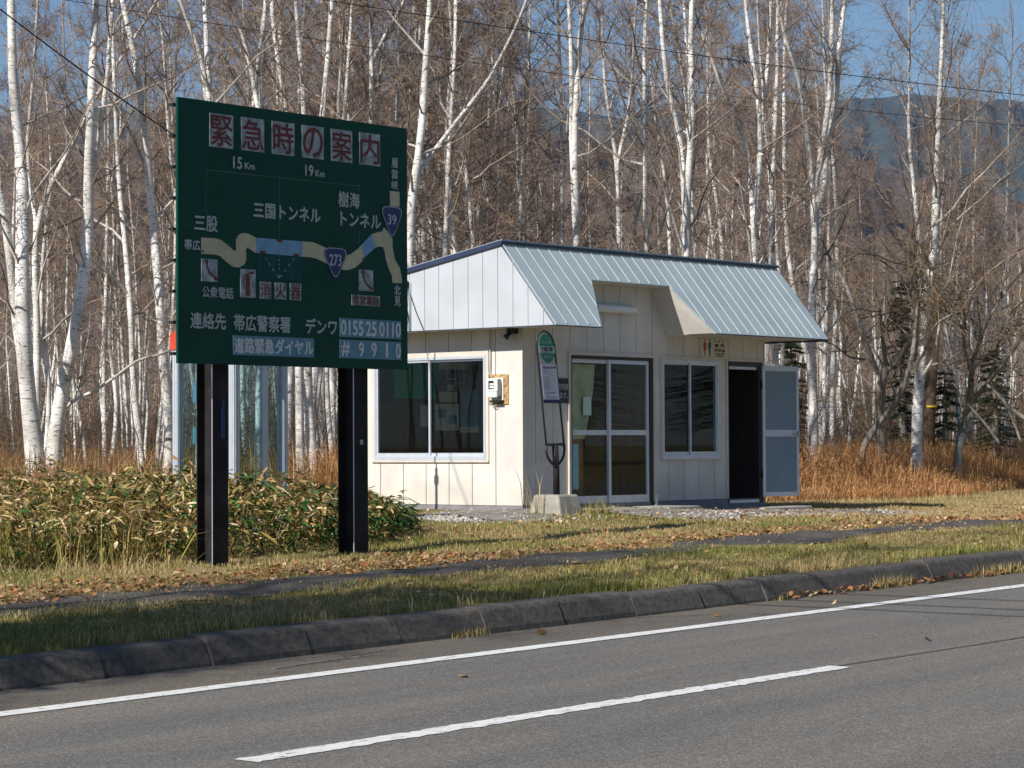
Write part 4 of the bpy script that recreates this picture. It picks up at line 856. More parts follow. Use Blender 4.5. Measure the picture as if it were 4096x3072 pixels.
# service drop bracket on the gable, wires, and the old utility pole among the trees
br = thing('wire_bracket', 'thin wire mast with insulator on the left gable by the sign edge', 'bracket', (-0.41, 1.67, 2.45))
mb = MB(); mb.tube([(-0.405, 1.655, 2.42), (-0.405, 1.655, 3.10), (-0.405, 1.68, 3.14)], 0.009, 6); mb.build('rod', alu_m, br, smooth=True)
mb = MB(); mb.tube([(-0.43, 1.70, 3.06), (-0.43, 1.70, 3.12)], 0.028, 8); mb.tube([(-0.43, 1.74, 3.10), (-0.43, 1.74, 3.15)], 0.022, 8); mb.build('insulator', black_m, br, smooth=True)
mb = MB(); mb.tube([(-0.41, 1.69, 3.07), (-0.41, 1.72, 2.75), (-0.408, 1.66, 2.5)], 0.006, 6); mb.tube([(-0.41, 1.68, 3.0), (-0.408, 1.55, 2.7), (-0.406, 1.41, 2.44)], 0.005, 6); mb.build('drip_loop', wire_m, br, smooth=True)
def wire(nm, lb, pts, r):
    P = [Vector(p) for p in pts]; out = []
    a = np.array([p[:] for p in P]); t = np.linspace(0, 1, len(a)); tt = np.linspace(0, 1, 40)
    c = [np.polyval(np.polyfit(t, a[:, k], min(2, len(a)-1)), tt) for k in range(3)]
    m = MB(); m.tube(list(zip(*c)), r, 6); tag(m.build(nm, wire_m, smooth=True), lb, 'wire')
wire('overhead_wire', 'thick black service wire slanting down behind the sign to the gable', [at(-900, -720, 24), at(0, 15, 27), at(698, 556, 30.5), (-0.43, 1.72, 3.1)], 0.0085)
wire('overhead_wire', 'upper thin wire crossing the birch crowns to the right', [at(-200, -250, 38), at(1366, 12, 40), at(2732, 219, 43), at(4096, 378, 46), at(4700, 435, 48)], 0.0075)
wire('overhead_wire', 'lower thin wire crossing the birch crowns to the right', [at(-200, -80, 40), at(1366, 175, 42), at(2732, 367, 45), at(3966, 488, 48), at(4700, 545, 50)], 0.006)
p0 = at(3715, 1760, 57); zb = float(gz(p0[0], p0[1]))
up = thing('utility_pole', 'old brown wooden pole behind the double white birch at the right', 'pole', (p0[0], p0[1], zb))
mb = MB(); tp = at(3752, 1100, 57); mb.tube([(p0[0], p0[1], zb-0.3), (p0[0], p0[1], 1.5), tuple(tp)], [0.15, 0.145, 0.13], 12); mb.build('shaft', wood_pole, up, smooth=True)
mb = MB(); q = at(3722, 1627, 57); mb.tube([(q[0], q[1], q[2]-0.025), (q[0], q[1], q[2]+0.025)], 0.152, 12); mb.build('band', pm('yellow band', (0.55, 0.38, 0.02), 0.5, 0.1, 4), up, smooth=True)
# ------------------------------------------------------------------ trees
def resample(pts, n):
    pts = np.asarray(pts, float); d = np.r_[0, np.cumsum(np.linalg.norm(np.diff(pts, axis=0), axis=1))]
    t = np.linspace(0, d[-1], n)
    return np.stack([np.interp(t, d, pts[:, k]) for k in range(3)], 1)
def smooth(p, it=2):
    for _ in range(it):
        q = p.copy(); q[1:-1] = 0.25*p[:-2]+0.5*p[1:-1]+0.25*p[2:]; p = q
    return p
def unit(v): return v/(np.linalg.norm(v, axis=-1, keepdims=True)+1e-9)
WHITE = np.array([1.0, 1.0, 1.0])
def bark_tint(r):                       # thick wood is white, thin wood goes brown
    t = np.clip((np.asarray(r)-0.013)/0.026, 0, 1)[..., None]
    return np.array([0.36, 0.29, 0.235])*(1-t)+WHITE*t
TWIGC = np.array([[0.225, 0.175, 0.150], [0.265, 0.205, 0.165], [0.195, 0.155, 0.150], [0.31, 0.215, 0.14]])
def birch(rng, stems, foot=True, limbs=22, sec=9, ter=7, limb_len=0.20, limb_from=0.2, tw=1.0, leaves=60, spread=1.0):
    """stems: list of (path (k,3), base radius, top radius). Returns wood and twig arrays in the paths' own space."""
    wood, tw_parts = [], []
    for path, r0, r1 in stems:
        P = smooth(resample(path, 22), 1); n = len(P)
        s = np.linspace(0, 1, n); rad = r1+(r0-r1)*(1-s)**0.9
        rad[0] *= 1.25 if foot else 0.8; rad[1] *= 1.06 if foot else 0.95; rad = rad*(1+0.05*np.sin(np.arange(n)*1.9+rng.uniform(0, 6)))
        v, q = tubes(P[None], rad[None], 10); wood.append((v, q, np.repeat(bark_tint(rad), 10, 0)))
        H = np.linalg.norm(P[-1]-P[0])
        # limbs
        m = limbs
        sl = np.clip(limb_from+(0.97-limb_from)*(np.arange(m)+rng.uniform(0, 1, m))/m, 0, 0.97)
        B = np.stack([np.interp(sl, s, P[:, k]) for k in range(3)], 1); rb = np.interp(sl, s, rad)
        az = np.arange(m)*2.4+rng.uniform(0, 6.28)+rng.normal(0, 0.5, m); el = np.radians(rng.uniform(22, 70, m))
        D = np.stack([np.cos(az)*np.cos(el)*spread, np.sin(az)*np.cos(el)*spread, np.sin(el)], 1); D = unit(D)
        L = H*limb_len*(1.15-0.75*sl)*rng.uniform(0.45, 1.35, m)
        t = np.linspace(0, 1, 7)[None, :, None]
        wig = rng.normal(0, 0.035, (m, 7, 3)).cumsum(1)*(t > 0)
        bend = rng.uniform(-0.12, 0.30, m)[:, None, None]*np.array([0, 0, 1.0])
        LP = B[:, None]+L[:, None, None]*(D[:, None]*t+bend*t**2+wig*0.55)
        rl = np.minimum(rb*0.5, 0.004+0.0075*L)*rng.uniform(0.8, 1.25, m)
        LR = rl[:, None]*(1-0.82*t[..., 0])+0.003*tw
        v, q = tubes(LP, LR, 6); wood.append((v, q, np.repeat(bark_tint(LR.ravel()*1.0), 6, 0)))
        # second order: from limbs and also straight from the upper trunk
        m2 = m*sec; pi = np.repeat(np.arange(m), sec); ts = rng.uniform(0.18, 1.0, m2)
        k = np.clip(ts*6, 0, 5.999); k0 = k.astype(int); fr = (k-k0)[:, None]
        B2 = LP[pi, k0]*(1-fr)+LP[pi, k0+1]*fr; D1 = unit(LP[pi, k0+1]-LP[pi, k0])
        D2 = unit(D1*0.9+unit(rng.normal(0, 1, (m2, 3)))*0.95+np.array([0, 0, 0.18]))
        L2 = (0.18+0.42*L[pi]*(1.1-ts))*rng.uniform(0.5, 1.3, m2)
        t = np.linspace(0, 1, 5)[None, :, None]
        P2 = B2[:, None]+L2[:, None, None]*(D2[:, None]*t+rng.normal(0, 0.05, (m2, 5, 3)).cumsum(1)*(t > 0)+np.array([0, 0, -0.10])*t**2*rng.uniform(-1, 1.4, m2)[:, None, None])
        R2 = (0.0032+0.0022*L2[:, None])*(1-0.6*t[..., 0])*tw
        v, q = tubes(P2, R2, 3); c = TWIGC[rng.integers(0, 4, m2)]*rng.uniform(0.8, 1.35, (m2, 1)); tw_parts.append((v, q, np.repeat(c, 15, 0)))
        m3 = m2*ter; pi = np.repeat(np.arange(m2), ter); ts = rng.uniform(0.15, 1.0, m3)
        k = np.clip(ts*4, 0, 3.999); k0 = k.astype(int); fr = (k-k0)[:, None]
        B3 = P2[pi, k0]*(1-fr)+P2[pi, k0+1]*fr; D1 = unit(P2[pi, k0+1]-P2[pi, k0])
        D3 = unit(D1+unit(rng.normal(0, 1, (m3, 3)))*0.9); L3 = (0.12+0.40*L2[pi])*rng.uniform(0.4, 1.4, m3)
        t = np.linspace(0, 1, 3)[None, :, None]
        P3 = B3[:, None]+L3[:, None, None]*(D3[:, None]*t+np.array([0, 0, -0.14])*t**2+rng.normal(0, 0.06, (m3, 3, 3))*(t > 0))
        R3 = np.full((m3, 3), 0.0030)*np.array([1, 0.85, 0.55])*tw
        v, q = tubes(P3, R3, 3); tw_parts.append((v, q, np.repeat(c[pi]*rng.uniform(0.8, 1.2, (m3, 1)), 9, 0)))
        if leaves:
            k = rng.integers(0, m3, leaves); C = P3[k, 2]; a = unit(rng.normal(0, 1, (leaves, 3)))*0.028; b = unit(rng.normal(0, 1, (leaves, 3)))*0.02
            v = np.stack([C-a, C+b, C+a, C-b], 1).reshape(-1, 3); q = np.arange(leaves*4).reshape(-1, 4)
            lc = np.array([[0.22, 0.11, 0.03], [0.17, 0.08, 0.025], [0.26, 0.15, 0.05]])[rng.integers(0, 3, leaves)]
            tw_parts.append((v, q, np.repeat(lc, 4, 0)))
    return cat_mesh(wood), cat_mesh(tw_parts)
def plant_tree(name, label, cat, base, wood, twigs, group=None, wmat=None, offset=None):
    t = thing(name, label, cat, base, group)
    npmesh('trunk', wood[0], wood[1], wmat or bark_m, wood[2], smooth=True, parent=t, offset=offset)
    npmesh('crown', twigs[0], twigs[1], twig_m, twigs[2], parent=t, offset=offset)
    return t
def up_to(path, H, rng, lean=0.12):
    """carry a stem on above the part the photo shows, to H metres"""
    p = [np.array(q) for q in path]; d = p[-1]-p[max(0, len(p)-3)]; d = d/np.linalg.norm(d)
    while p[-1][2] < H:
        d = unit(d*0.8+np.array([rng.normal(0, lean), rng.normal(0, lean), 0.7])*0.35); p.append(p[-1]+d*1.1)
    return np.array(p)
G_FRONT = 'white birches along the edge of the wood'
FRONT = [   # label, depth, [(photo path), base px width, height]
 ('twin-stemmed white birch leaning left at the far left edge', 42, [([(154, 1935), (133, 1765), (111, 1580), (93, 1394), (86, 1086), (93, 741), (80, 587), (62, 432), (49, 309), (46, 0)], 76, 12), ([(100, 1500), (70, 1310), (40, 1024), (15, 830), (-10, 700), (-60, 400)], 46, 10)]),
 ('scarred white birch with a broken bark hollow near its foot', 43, [([(210, 1900), (216, 1734), (247, 1580), (278, 1425), (321, 1240), (346, 1024), (358, 895), (349, 679), (358, 556), (370, 370), (370, 123), (395, 0)], 62, 13), ([(285, 1600), (330, 1590), (400, 1550), (500, 1480), (560, 1425), (640, 1428)], 15, 3.4), ([(349, 800), (385, 640), (400, 500), (430, 330), (440, 120), (452, 0)], 24, 12)]),
 ('pale birch with a long fork crossing behind the scarred birch', 48, [([(142, 1880), (146, 1600), (150, 1300), (136, 1019), (145, 846), (185, 772), (309, 543), (370, 400), (480, 240), (600, 60)], 36, 11), ([(145, 860), (120, 760), (108, 560), (128, 380), (140, 200), (150, 0)], 18, 11)]),
 ('stout white birch standing just left of the sign', 44, [([(664, 1920), (685, 1734), (673, 1610), (648, 1425), (642, 1209), (623, 1024), (605, 821), (593, 648), (568, 457), (556, 296), (537, 204), (494, 31)], 45, 13)]),
 ('white birch with bowed foot left of the stout sign birch', 47, [([(574, 1900), (549, 1672), (525, 1518), (534, 1271), (512, 1178), (509, 1024), (480, 800), (470, 600), (455, 300), (450, 0)], 29, 13)]),
 ('thin straight birch between the scarred and the bowed birch', 52, [([(420, 1850), (417, 1672), (414, 1425), (423, 1240), (426, 1024), (432, 700), (436, 300), (440, 0)], 18, 13)]),
 ('slim leaning birch close behind the scarred birch', 52, [([(352, 1860), (309, 1610), (284, 1500), (262, 1330), (270, 1100), (275, 800), (262, 400), (250, 0)], 15, 12)]),
 ('slim birch with curved foot left of the stout sign birch', 55, [([(520, 1870), (507, 1640), (490, 1400), (478, 1200), (470, 1000), (475, 700), (490, 300)], 15, 13)]),
 ('pale birch hugging the left side of the stout sign birch', 52, [([(625, 1850), (640, 1640), (665, 1500), (690, 1300), (700, 1060), (705, 800), (690, 500), (680, 200)], 16, 13)]),
 ('white birch seen between the sign posts, left of its close pair', 46, [([(1204, 1880), (1195, 1726), (1201, 1617), (1193, 1465), (1210, 900), (1219, 457), (1204, 247), (1179, 0)], 36, 13)]),
 ('thickest white birch seen between the two sign posts', 45, [([(1258, 1930), (1244, 1726), (1228, 1536), (1225, 1465), (1250, 900), (1290, 457), (1310, 250), (1330, 0)], 42, 13)]),
 ('crooked grey birch beside the right sign post', 47, [([(1339, 1905), (1315, 1698), (1304, 1552), (1309, 1470), (1312, 1000), (1350, 480), (1365, 200), (1390, 0)], 22, 12)]),
 ('white birch half hidden by the right sign post', 49, [([(1336, 1860), (1328, 1617), (1331, 1470), (1345, 900), (1380, 430), (1400, 150), (1410, 0)], 29, 13)]),
 ('stout white birch rising above the left part of the sign', 43, [([(800, 1900), (820, 1300), (836, 800), (840, 401), (827, 247), (821, 0)], 42, 13), ([(838, 480), (800, 200), (760, 110), (720, 0)], 22, 11)]),
 ('bowed white birch above the middle of the sign', 46, [([(1030, 1880), (1040, 1200), (1048, 800), (1044, 426), (1040, 300), (1062, 60), (1055, 0)], 30, 13), ([(1030, 430), (1000, 250), (960, 110), (925, 0)], 20, 11)]),
 ('white birch above the right part of the sign', 48, [([(1470, 1850), (1480, 1000), (1483, 482), (1490, 265), (1480, 0)], 30, 14), ([(1490, 240), (1545, 130), (1610, 20)], 15, 11)]),
 ('broad leaning white birch at the right edge of the sign board', 43, [([(1620, 1880), (1632, 1300), (1640, 1013), (1641, 772), (1675, 648), (1687, 587), (1693, 370), (1706, 247), (1721, 0)], 48, 13), ([(1650, 720), (1740, 600), (1830, 480), (1950, 330)], 20, 10)]),
 ('white birch behind the left slope of the shelter roof', 47, [([(1770, 1870), (1780, 1013), (1792, 679), (1807, 432), (1823, 154), (1826, 0)], 26, 14)]),
 ('slender birch behind the roof peak of the shelter', 50, [([(1905, 1860), (1922, 976), (1940, 648), (1965, 370), (1977, 0)], 22, 14)]),
 ('tall white birch with two close stems over the ridge', 45, [([(2290, 1880), (2305, 976), (2311, 803), (2286, 587), (2311, 401), (2305, 247), (2342, 0)], 38, 14), ([(2300, 900), (2290, 640), (2286, 525), (2286, 216), (2274, 0)], 24, 13)]),
 ('pale birch close left of the tall two-stemmed birch', 51, [([(2240, 1860), (2249, 976), (2249, 617), (2243, 309), (2230, 0)], 22, 14)]),
 ('forked white birch before the gap of blue sky', 49, [([(2480, 1860), (2477, 994), (2468, 617), (2416, 370), (2410, 93), (2405, 0)], 24, 12), ([(2470, 640), (2510, 480), (2530, 300), (2540, 60)], 14, 12)]),
 ('white birch over the right half of the roof recess', 47, [([(2590, 1860), (2586, 1000), (2576, 741), (2589, 556), (2570, 247), (2589, 0)], 28, 14)]),
 ('thin pale birch just left of the birch over the recess', 53, [([(2530, 1850), (2533, 1000), (2558, 679), (2533, 432), (2520, 100)], 17, 14)]),
 ('leaning birch over the right slope of the roof', 50, [([(2700, 1860), (2681, 1013), (2669, 741), (2638, 587), (2610, 380), (2590, 150)], 20, 13)]),
 ('stout forked birch behind the right slope of the roof', 45, [([(2720, 1870), (2744, 1012), (2750, 679), (2775, 525), (2769, 370), (2757, 123), (2769, 0)], 42, 13), ([(2740, 850), (2728, 587), (2675, 370), (2650, 185), (2640, 0)], 26, 13)]),
 ('white birch rising near the right end of the ridge', 46, [([(3030, 1860), (3016, 1018), (3010, 926), (3047, 617), (3034, 339), (2991, 173), (2985, 0)], 32, 13), ([(3040, 560), (3072, 250), (3085, 0)], 18, 12), ([(3016, 920), (2990, 590), (2950, 480), (2880, 330)], 22, 10)]),
 ('great white birch beside the open toilet door', 51, [([(3247, 1830), (3259, 1641), (3244, 1518), (3241, 1369), (3247, 1178), (3259, 1024), (3263, 772), (3287, 605), (3324, 370), (3328, 0)], 44, 13), ([(3290, 790), (3306, 586), (3349, 370), (3355, 185), (3380, 0)], 30, 13), ([(3262, 1000), (3240, 640), (3200, 330), (3120, 80)], 26, 11)]),
 ('grey birch stem close right of the great white birch', 57, [([(3327, 1790), (3327, 1518), (3345, 1271), (3352, 1024), (3340, 700), (3300, 350), (3290, 0)], 24, 13)]),
 ('thin white birch between the great birch and the grey stem', 56, [([(3296, 1780), (3296, 1518), (3302, 1369), (3312, 1100), (3318, 700), (3322, 300)], 18, 13)]),
 ('white birch showing under the right eave of the roof', 53, [([(3120, 1800), (3110, 1460), (3095, 1370), (3080, 1100), (3090, 700), (3110, 300), (3110, 0)], 30, 13)]),
 ('double white birch alone against the blue hills', 51, [([(3665, 1830), (3672, 1548), (3697, 1363), (3709, 1178), (3738, 1018), (3744, 741), (3750, 556), (3769, 185), (3775, 0)], 46, 12), ([(3660, 1800), (3690, 1500), (3690, 1200), (3682, 1018), (3658, 772), (3633, 556), (3636, 200), (3636, 0)], 26, 11)]),
 ('slender white birch near the right edge of the wood', 62, [([(3880, 1780), (3882, 1580), (3888, 1271), (3894, 1024), (3896, 800), (3905, 560)], 16, 10)]),
 ('slim white birch farthest right before the field', 62, [([(4030, 1780), (4024, 1641), (4018, 1240), (4022, 1000), (4030, 760)], 17, 11)]),
 ('forked thin birch between the pole and the right edge birch', 60, [([(3850, 1770), (3828, 1640), (3820, 1430), (3790, 1360), (3770, 1230), (3762, 1050)], 17, 9), ([(3820, 1430), (3822, 1250), (3832, 1060), (3830, 900)], 13, 10)]),
]
MPP = lambda D: D/F
for lb, D, stems in FRONT:
    rng = np.random.default_rng(abs(hash(lb)) % 99991 if False else sum(map(ord, lb)))
    st = []
    for path, wpx, H in stems:
        pts = [at(x, y, D+0.25*math.sin(i*1.3)) for i, (x, y) in enumerate(path)]
        if path is stems[0][0]:
            g = float(gz(pts[0][0], pts[0][1])); b = pts[0].copy(); b[2] = g-0.15; base = (b[0], b[1], g)
            if pts[0][2] > g: pts = [b]+pts
        if path is not stems[0][0]:             # a fork leaves the main stem from inside it
            q = resample(st[0][0], 120); low = q[q[:, 2] < pts[0][2]-0.25]
            if len(low): pts = [low[np.argmin(np.linalg.norm(low-pts[0], axis=1))]]+pts
        pts = up_to(pts, H, rng)
        st.append((pts, 0.5*wpx*MPP(D)*1.06, 0.010))
    right = stems[0][0][0][0] > 3350
    for i, (p, r, _) in enumerate(st):
        pass
    parts = [birch(rng, [s], foot=(i == 0), limbs=(22 if i == 0 else 12) if not right else 34, sec=9 if not right else 10, ter=7, tw=1.15, limb_len=0.17 if not right else 0.24, limb_from=0.16 if right else (0.24 if i == 0 else 0.05), leaves=40) for i, s in enumerate(st)]
    wood = cat_mesh([p[0] for p in parts]); tw = cat_mesh([p[1] for p in parts])
    plant_tree('birch_tree', lb, 'tree', base, wood, tw, G_FRONT, offset=base)

# the wood behind: a dozen grown birches, copied as separate trees
def generic_path(rng, H, lean):
    n = 9; z = np.linspace(-0.2, H, n); a = rng.uniform(0, 6.28)
    w = np.cumsum(rng.normal(0, 0.16, (n, 2)), 0); w[0] = 0
    return np.stack([np.cos(a)*lean*z+w[:, 0], np.sin(a)*lean*z+w[:, 1], z], 1)
PROTO = []
for k in range(11):
    rng = np.random.default_rng(100+k); H = rng.uniform(12.5, 17)
    st = [(generic_path(rng, H, rng.uniform(0, 0.07)), rng.uniform(0.055, 0.10), 0.010)]
    if k % 3 == 0:
        p = generic_path(rng, H*0.9, rng.uniform(0.05, 0.12)); st.append((p, rng.uniform(0.05, 0.07), 0.010))
    parts = [birch(rng, [s], limbs=28, sec=10, ter=9, limb_len=0.15, limb_from=0.33, tw=1.3, leaves=220) for s in st]
    PROTO.append((cat_mesh([p[0] for p in parts]), cat_mesh([p[1] for p in parts]), None))
first = {}
def copy_tree(root, loc, rz, sc, label=None):
    r = root.copy(); COL.objects.link(r); r.location = loc; r.rotation_euler = (0, 0, rz); r.scale = sc
    if label: r['label'] = label
    for ch in root.children:
        c = ch.copy(); COL.objects.link(c); c.parent = r
    return r
G_WOOD = 'birches crowded together inside the wood'
def wood_tree(k, loc, rz, sc, label, group):
    if k not in first:
        w, t, _ = PROTO[k]
        o = thing('birch_tree', label, 'tree', loc, group)
        npmesh('trunk', w[0], w[1], bark_m, w[2], smooth=True, parent=o); npmesh('crown', t[0], t[1], twig_m, t[2], parent=o)
        o.rotation_euler = (0, 0, rz); o.scale = sc; first[k] = o
    else: o = copy_tree(first[k], loc, rz, sc, label); o['group'] = group
    return o
rng = np.random.default_rng(77); placed = []; n_t = 0; tries = 0
while n_t < 200 and tries < 20000:
    tries += 1
    D = 47+85*rng.uniform(0, 1)**1.25; px = rng.uniform(-250, 4350)
    p = at(px, 1787, D)
    if p[1] < 6 or (px > 3330 and D < 68): continue
    if px > 3330 and rng.uniform() < 0.35: continue
    if any((p[0]-a)**2+(p[1]-b)**2 < 1.3**2 for a, b in placed): continue
    placed.append((p[0], p[1])); z = float(gz(p[0], p[1]))
    hs = 1.0
    if px > 3330: hs = np.interp(px, [3330, 3500, 4100], [0.8, 0.52, 0.62])*(0.75+D/300)
    elif 2050 < px < 2750: hs = 0.70
    elif px < 800: hs = 0.60
    s = rng.uniform(0.85, 1.15)*hs
    lab, grp = ('slender white birch crowded inside the leafless wood', G_WOOD) if px <= 3330 else ('small young birch behind the rusty grass field', 'young birches beyond the grass field')
    wood_tree(int(rng.integers(0, 11)), (p[0], p[1], z), rng.uniform(0, 6.28), (max(s, 0.6), max(s, 0.6), s), lab, grp); n_t += 1

# far wood that reads as one mass
rng = np.random.default_rng(5); parts_w, parts_t = [], []
N = 1100
px = rng.uniform(-700, 4900, N); D = rng.uniform(120, 260, N)
hh = rng.uniform(9, 16, N)*np.interp(px, [0, 700, 1500, 2300, 2550, 2900, 3300, 3500, 4100, 5000], [0.42, 0.5, 0.95, 0.85, 0.62, 0.85, 0.6, 0.42, 0.5, 0.5])
B = np.array([at(a, 1787, d) for a, d in zip(px, D)]); B[:, 2] = gz(B[:, 0], B[:, 1])
t = np.linspace(0, 1, 6)[None, :, None]; wob = np.cumsum(rng.normal(0, 0.10, (N, 6, 3)), 1)*np.array([1, 1, 0])
P = B[:, None]+hh[:, None, None]*np.array([0, 0, 1.0])*t+wob
Rr = rng.uniform(0.04, 0.08, N)[:, None]*(1-0.85*t[..., 0])
v, q = tubes(P, Rr, 5); wc = np.where(rng.uniform(0, 1, (N, 1)) < 0.5, np.array([[0.95, 0.95, 0.95]]), np.array([[0.35, 0.28, 0.24]])); parts_w.append((v, q, np.repeat(wc, 30, 0)))
m = 42; k = np.repeat(np.arange(N), m); ts = rng.uniform(0.08, 1, N*m); kk = np.clip(ts*5, 0, 4.999); k0 = kk.astype(int); fr = (kk-k0)[:, None]
B1 = P[k, k0]*(1-fr)+P[k, k0+1]*fr; az = rng.uniform(0, 6.28, N*m); el = rng.uniform(0.2, 1.1, N*m)
D1 = np.stack([np.cos(az)*np.cos(el), np.sin(az)*np.cos(el), np.sin(el)], 1); L1 = hh[k]*0.16*(1.15-0.8*ts)*rng.uniform(0.4, 1.3, N*m)
t = np.linspace(0, 1, 3)[None, :, None]; P1 = B1[:, None]+L1[:, None, None]*(D1[:, None]*t+rng.normal(0, 0.08, (N*m, 3, 3))*(t > 0))
v, q = tubes(P1, 0.016*(1-0.6*t[..., 0])*np.ones((N*m, 1)), 3); tc_ = TWIGC[rng.integers(0, 4, N*m)]*rng.uniform(0.9, 1.5, (N*m, 1)); parts_t.append((v, q, np.repeat(tc_, 9, 0)))
m2 = 5; k = np.repeat(np.arange(N*m), m2); ts = rng.uniform(0.2, 1, len(k)); kk = np.clip(ts*2, 0, 1.999); k0 = kk.astype(int); fr = (kk-k0)[:, None]
B2 = P1[k, k0]*(1-fr)+P1[k, k0+1]*fr; D2 = unit(rng.normal(0, 1, (len(k), 3))+np.array([0, 0, 0.3])); L2 = 0.35*L1[k]*rng.uniform(0.5, 1.4, len(k))+0.15
P2 = np.stack([B2, B2+D2*L2[:, None]], 1); v, q = tubes(P2, np.full((len(k), 2), 0.010), 3); parts_t.append((v, q, np.repeat(tc_[k], 6, 0)))
v, q, c = cat_mesh(parts_w); fw = npmesh('far_wood', v, q, bark_m, c, smooth=True); tag(fw, kind='stuff')
v, q, c = cat_mesh(parts_t); o = npmesh('far_wood_twigs', v, q, twig_m, c); tag(o, kind='stuff')

# undergrowth of bare bushes and saplings between the stems
def scrub(name, N, area, hmin, hmax, cols, seed, r=0.006, kids=10):
    rng = np.random.default_rng(seed); pts = []
    while len(pts) < N:
        px = rng.uniform(-400, 4500); D = rng.uniform(*area); p = at(px, 1787, D)
        if p[1] < 4.5 or (px > 3330 and D < 60) or (p[0] > -1 and p[0] < 7 and p[1] < 7): continue
        pts.append(p[:2])
    B = np.array(pts); B = np.c_[B, gz(B[:, 0], B[:, 1])]; h = rng.uniform(hmin, hmax, N)*rng.uniform(0.5, 1, N)
    t = np.linspace(0, 1, 4)[None, :, None]; d = unit(np.c_[rng.normal(0, 0.28, (N, 2)), np.ones(N)])
    P = B[:, None]+h[:, None, None]*(d[:, None]*t+rng.normal(0, 0.04, (N, 4, 3)).cumsum(1)*(t > 0))
    c = np.array(cols)[rng.integers(0, len(cols), N)]*rng.uniform(0.7, 1.3, (N, 1))
    v, q = tubes(P, r*(1-0.6*t[..., 0])*np.ones((N, 1)), 3); parts = [(v, q, np.repeat(c, 12, 0))]
    k = np.repeat(np.arange(N), kids); ts = rng.uniform(0.15, 1, len(k)); kk = np.clip(ts*3, 0, 2.999); k0 = kk.astype(int); fr = (kk-k0)[:, None]
    B2 = P[k, k0]*(1-fr)+P[k, k0+1]*fr; D2 = unit(rng.normal(0, 0.8, (len(k), 3))+np.array([0, 0, 0.6])); L2 = h[k]*rng.uniform(0.12, 0.38, len(k))
    t = np.linspace(0, 1, 3)[None, :, None]
    P2 = B2[:, None]+L2[:, None, None]*(D2[:, None]*t+rng.normal(0, 0.1, (len(k), 3, 3))*(t > 0)); v, q = tubes(P2, r*0.55*(1-0.5*t[..., 0])*np.ones((len(k), 1)), 3); parts.append((v, q, np.repeat(c[k], 9, 0)))
    v, q, c = cat_mesh(parts); return tag(npmesh(name, v, q, twig_m, c), kind='stuff')
scrub('undergrowth', 5200, (46, 120), 1.0, 3.6, [(0.11, 0.08, 0.06), (0.14, 0.10, 0.065), (0.085, 0.065, 0.055), (0.18, 0.11, 0.06)], 21, 0.010, kids=14)
scrub('rusty_undergrowth', 4200, (39, 62), 0.5, 1.1, [(0.22, 0.11, 0.035), (0.17, 0.08, 0.03), (0.26, 0.15, 0.06), (0.14, 0.10, 0.04)], 22, 0.006)
# dark willows at the field edge
def willow(label, D, stems, seed, kids=9):
    rng = np.random.default_rng(seed); wood, tw = [], []; base = None
    for path, w0, w1 in stems:
        P = np.array([at(x, y, D+0.5*math.sin(i*0.9+w0)) for i, (x, y) in enumerate(path)])
        if base is None:
            g = float(gz(P[0, 0], P[0, 1])); base = (P[0, 0], P[0, 1], g)
            if P[0, 2] > g: P = np.vstack([[P[0, 0], P[0, 1], g-0.15], P])
        P = smooth(resample(P, 16), 1); s = np.linspace(0, 1, 16); rad = 0.5*MPP(D)*(w1+(w0-w1)*(1-s)**0.8)*(1+0.07*np.sin(np.arange(16)*2.1))
        v, q = tubes(P[None], rad[None], 9); wood.append((v, q, WHITE))
        m = kids; sl = rng.uniform(0.35, 1, m); B = np.stack([np.interp(sl, s, P[:, k]) for k in range(3)], 1)
        Dr = unit(rng.normal(0, 0.8, (m, 3))+np.array([0, 0, 0.75])); L = rng.uniform(0.5, 1.9, m); t = np.linspace(0, 1, 6)[None, :, None]
        P1 = B[:, None]+L[:, None, None]*(Dr[:, None]*t+rng.normal(0, 0.05, (m, 6, 3)).cumsum(1)*(t > 0)); v, q = tubes(P1, (0.007+0.009*L[:, None])*(1-0.75*t[..., 0]), 4)
        tw.append((v, q, np.array([0.20, 0.16, 0.11])))
        k = np.repeat(np.arange(m), 14); ts = rng.uniform(0.15, 1, len(k)); kk = np.clip(ts*5, 0, 4.999); k0 = kk.astype(int); fr = (kk-k0)[:, None]
        B2 = P1[k, k0]*(1-fr)+P1[k, k0+1]*fr; D2 = unit(Dr[k]*0.7+rng.normal(0, 0.6, (len(k), 3))); L2 = rng.uniform(0.2, 0.8, len(k)); t = np.linspace(0, 1, 4)[None, :, None]
        P2 = B2[:, None]+L2[:, None, None]*(D2[:, None]*t+rng.normal(0, 0.05, (len(k), 4, 3)).cumsum(1)*(t > 0)); v, q = tubes(P2, 0.0055*(1-0.5*t[..., 0])*np.ones((len(k), 1)), 3); tw.append((v, q, np.array([0.27, 0.19, 0.11])))
    plant_tree('willow_tree', label, 'tree', base, cat_mesh(wood), cat_mesh(tw), wmat=willow_m, offset=base)
willow('dark grey willow with broken stub and spreading arms right of the open door', 51, [([(3530, 1820), (3520, 1640), (3524, 1540), (3545, 1470)], 46, 36), ([(3545, 1475), (3537, 1400), (3525, 1300), (3520, 1235)], 20, 10), ([(3550, 1480), (3600, 1420), (3640, 1370), (3665, 1340), (3670, 1240), (3690, 1130), (3720, 1060)], 26, 8), ([(3505, 1480), (3470, 1390), (3432, 1290), (3400, 1180), (3370, 1110), (3310, 1024), (3290, 960)], 22, 8), ([(3515, 1500), (3480, 1440), (3400, 1430), (3360, 1400)], 14, 5)], 31)
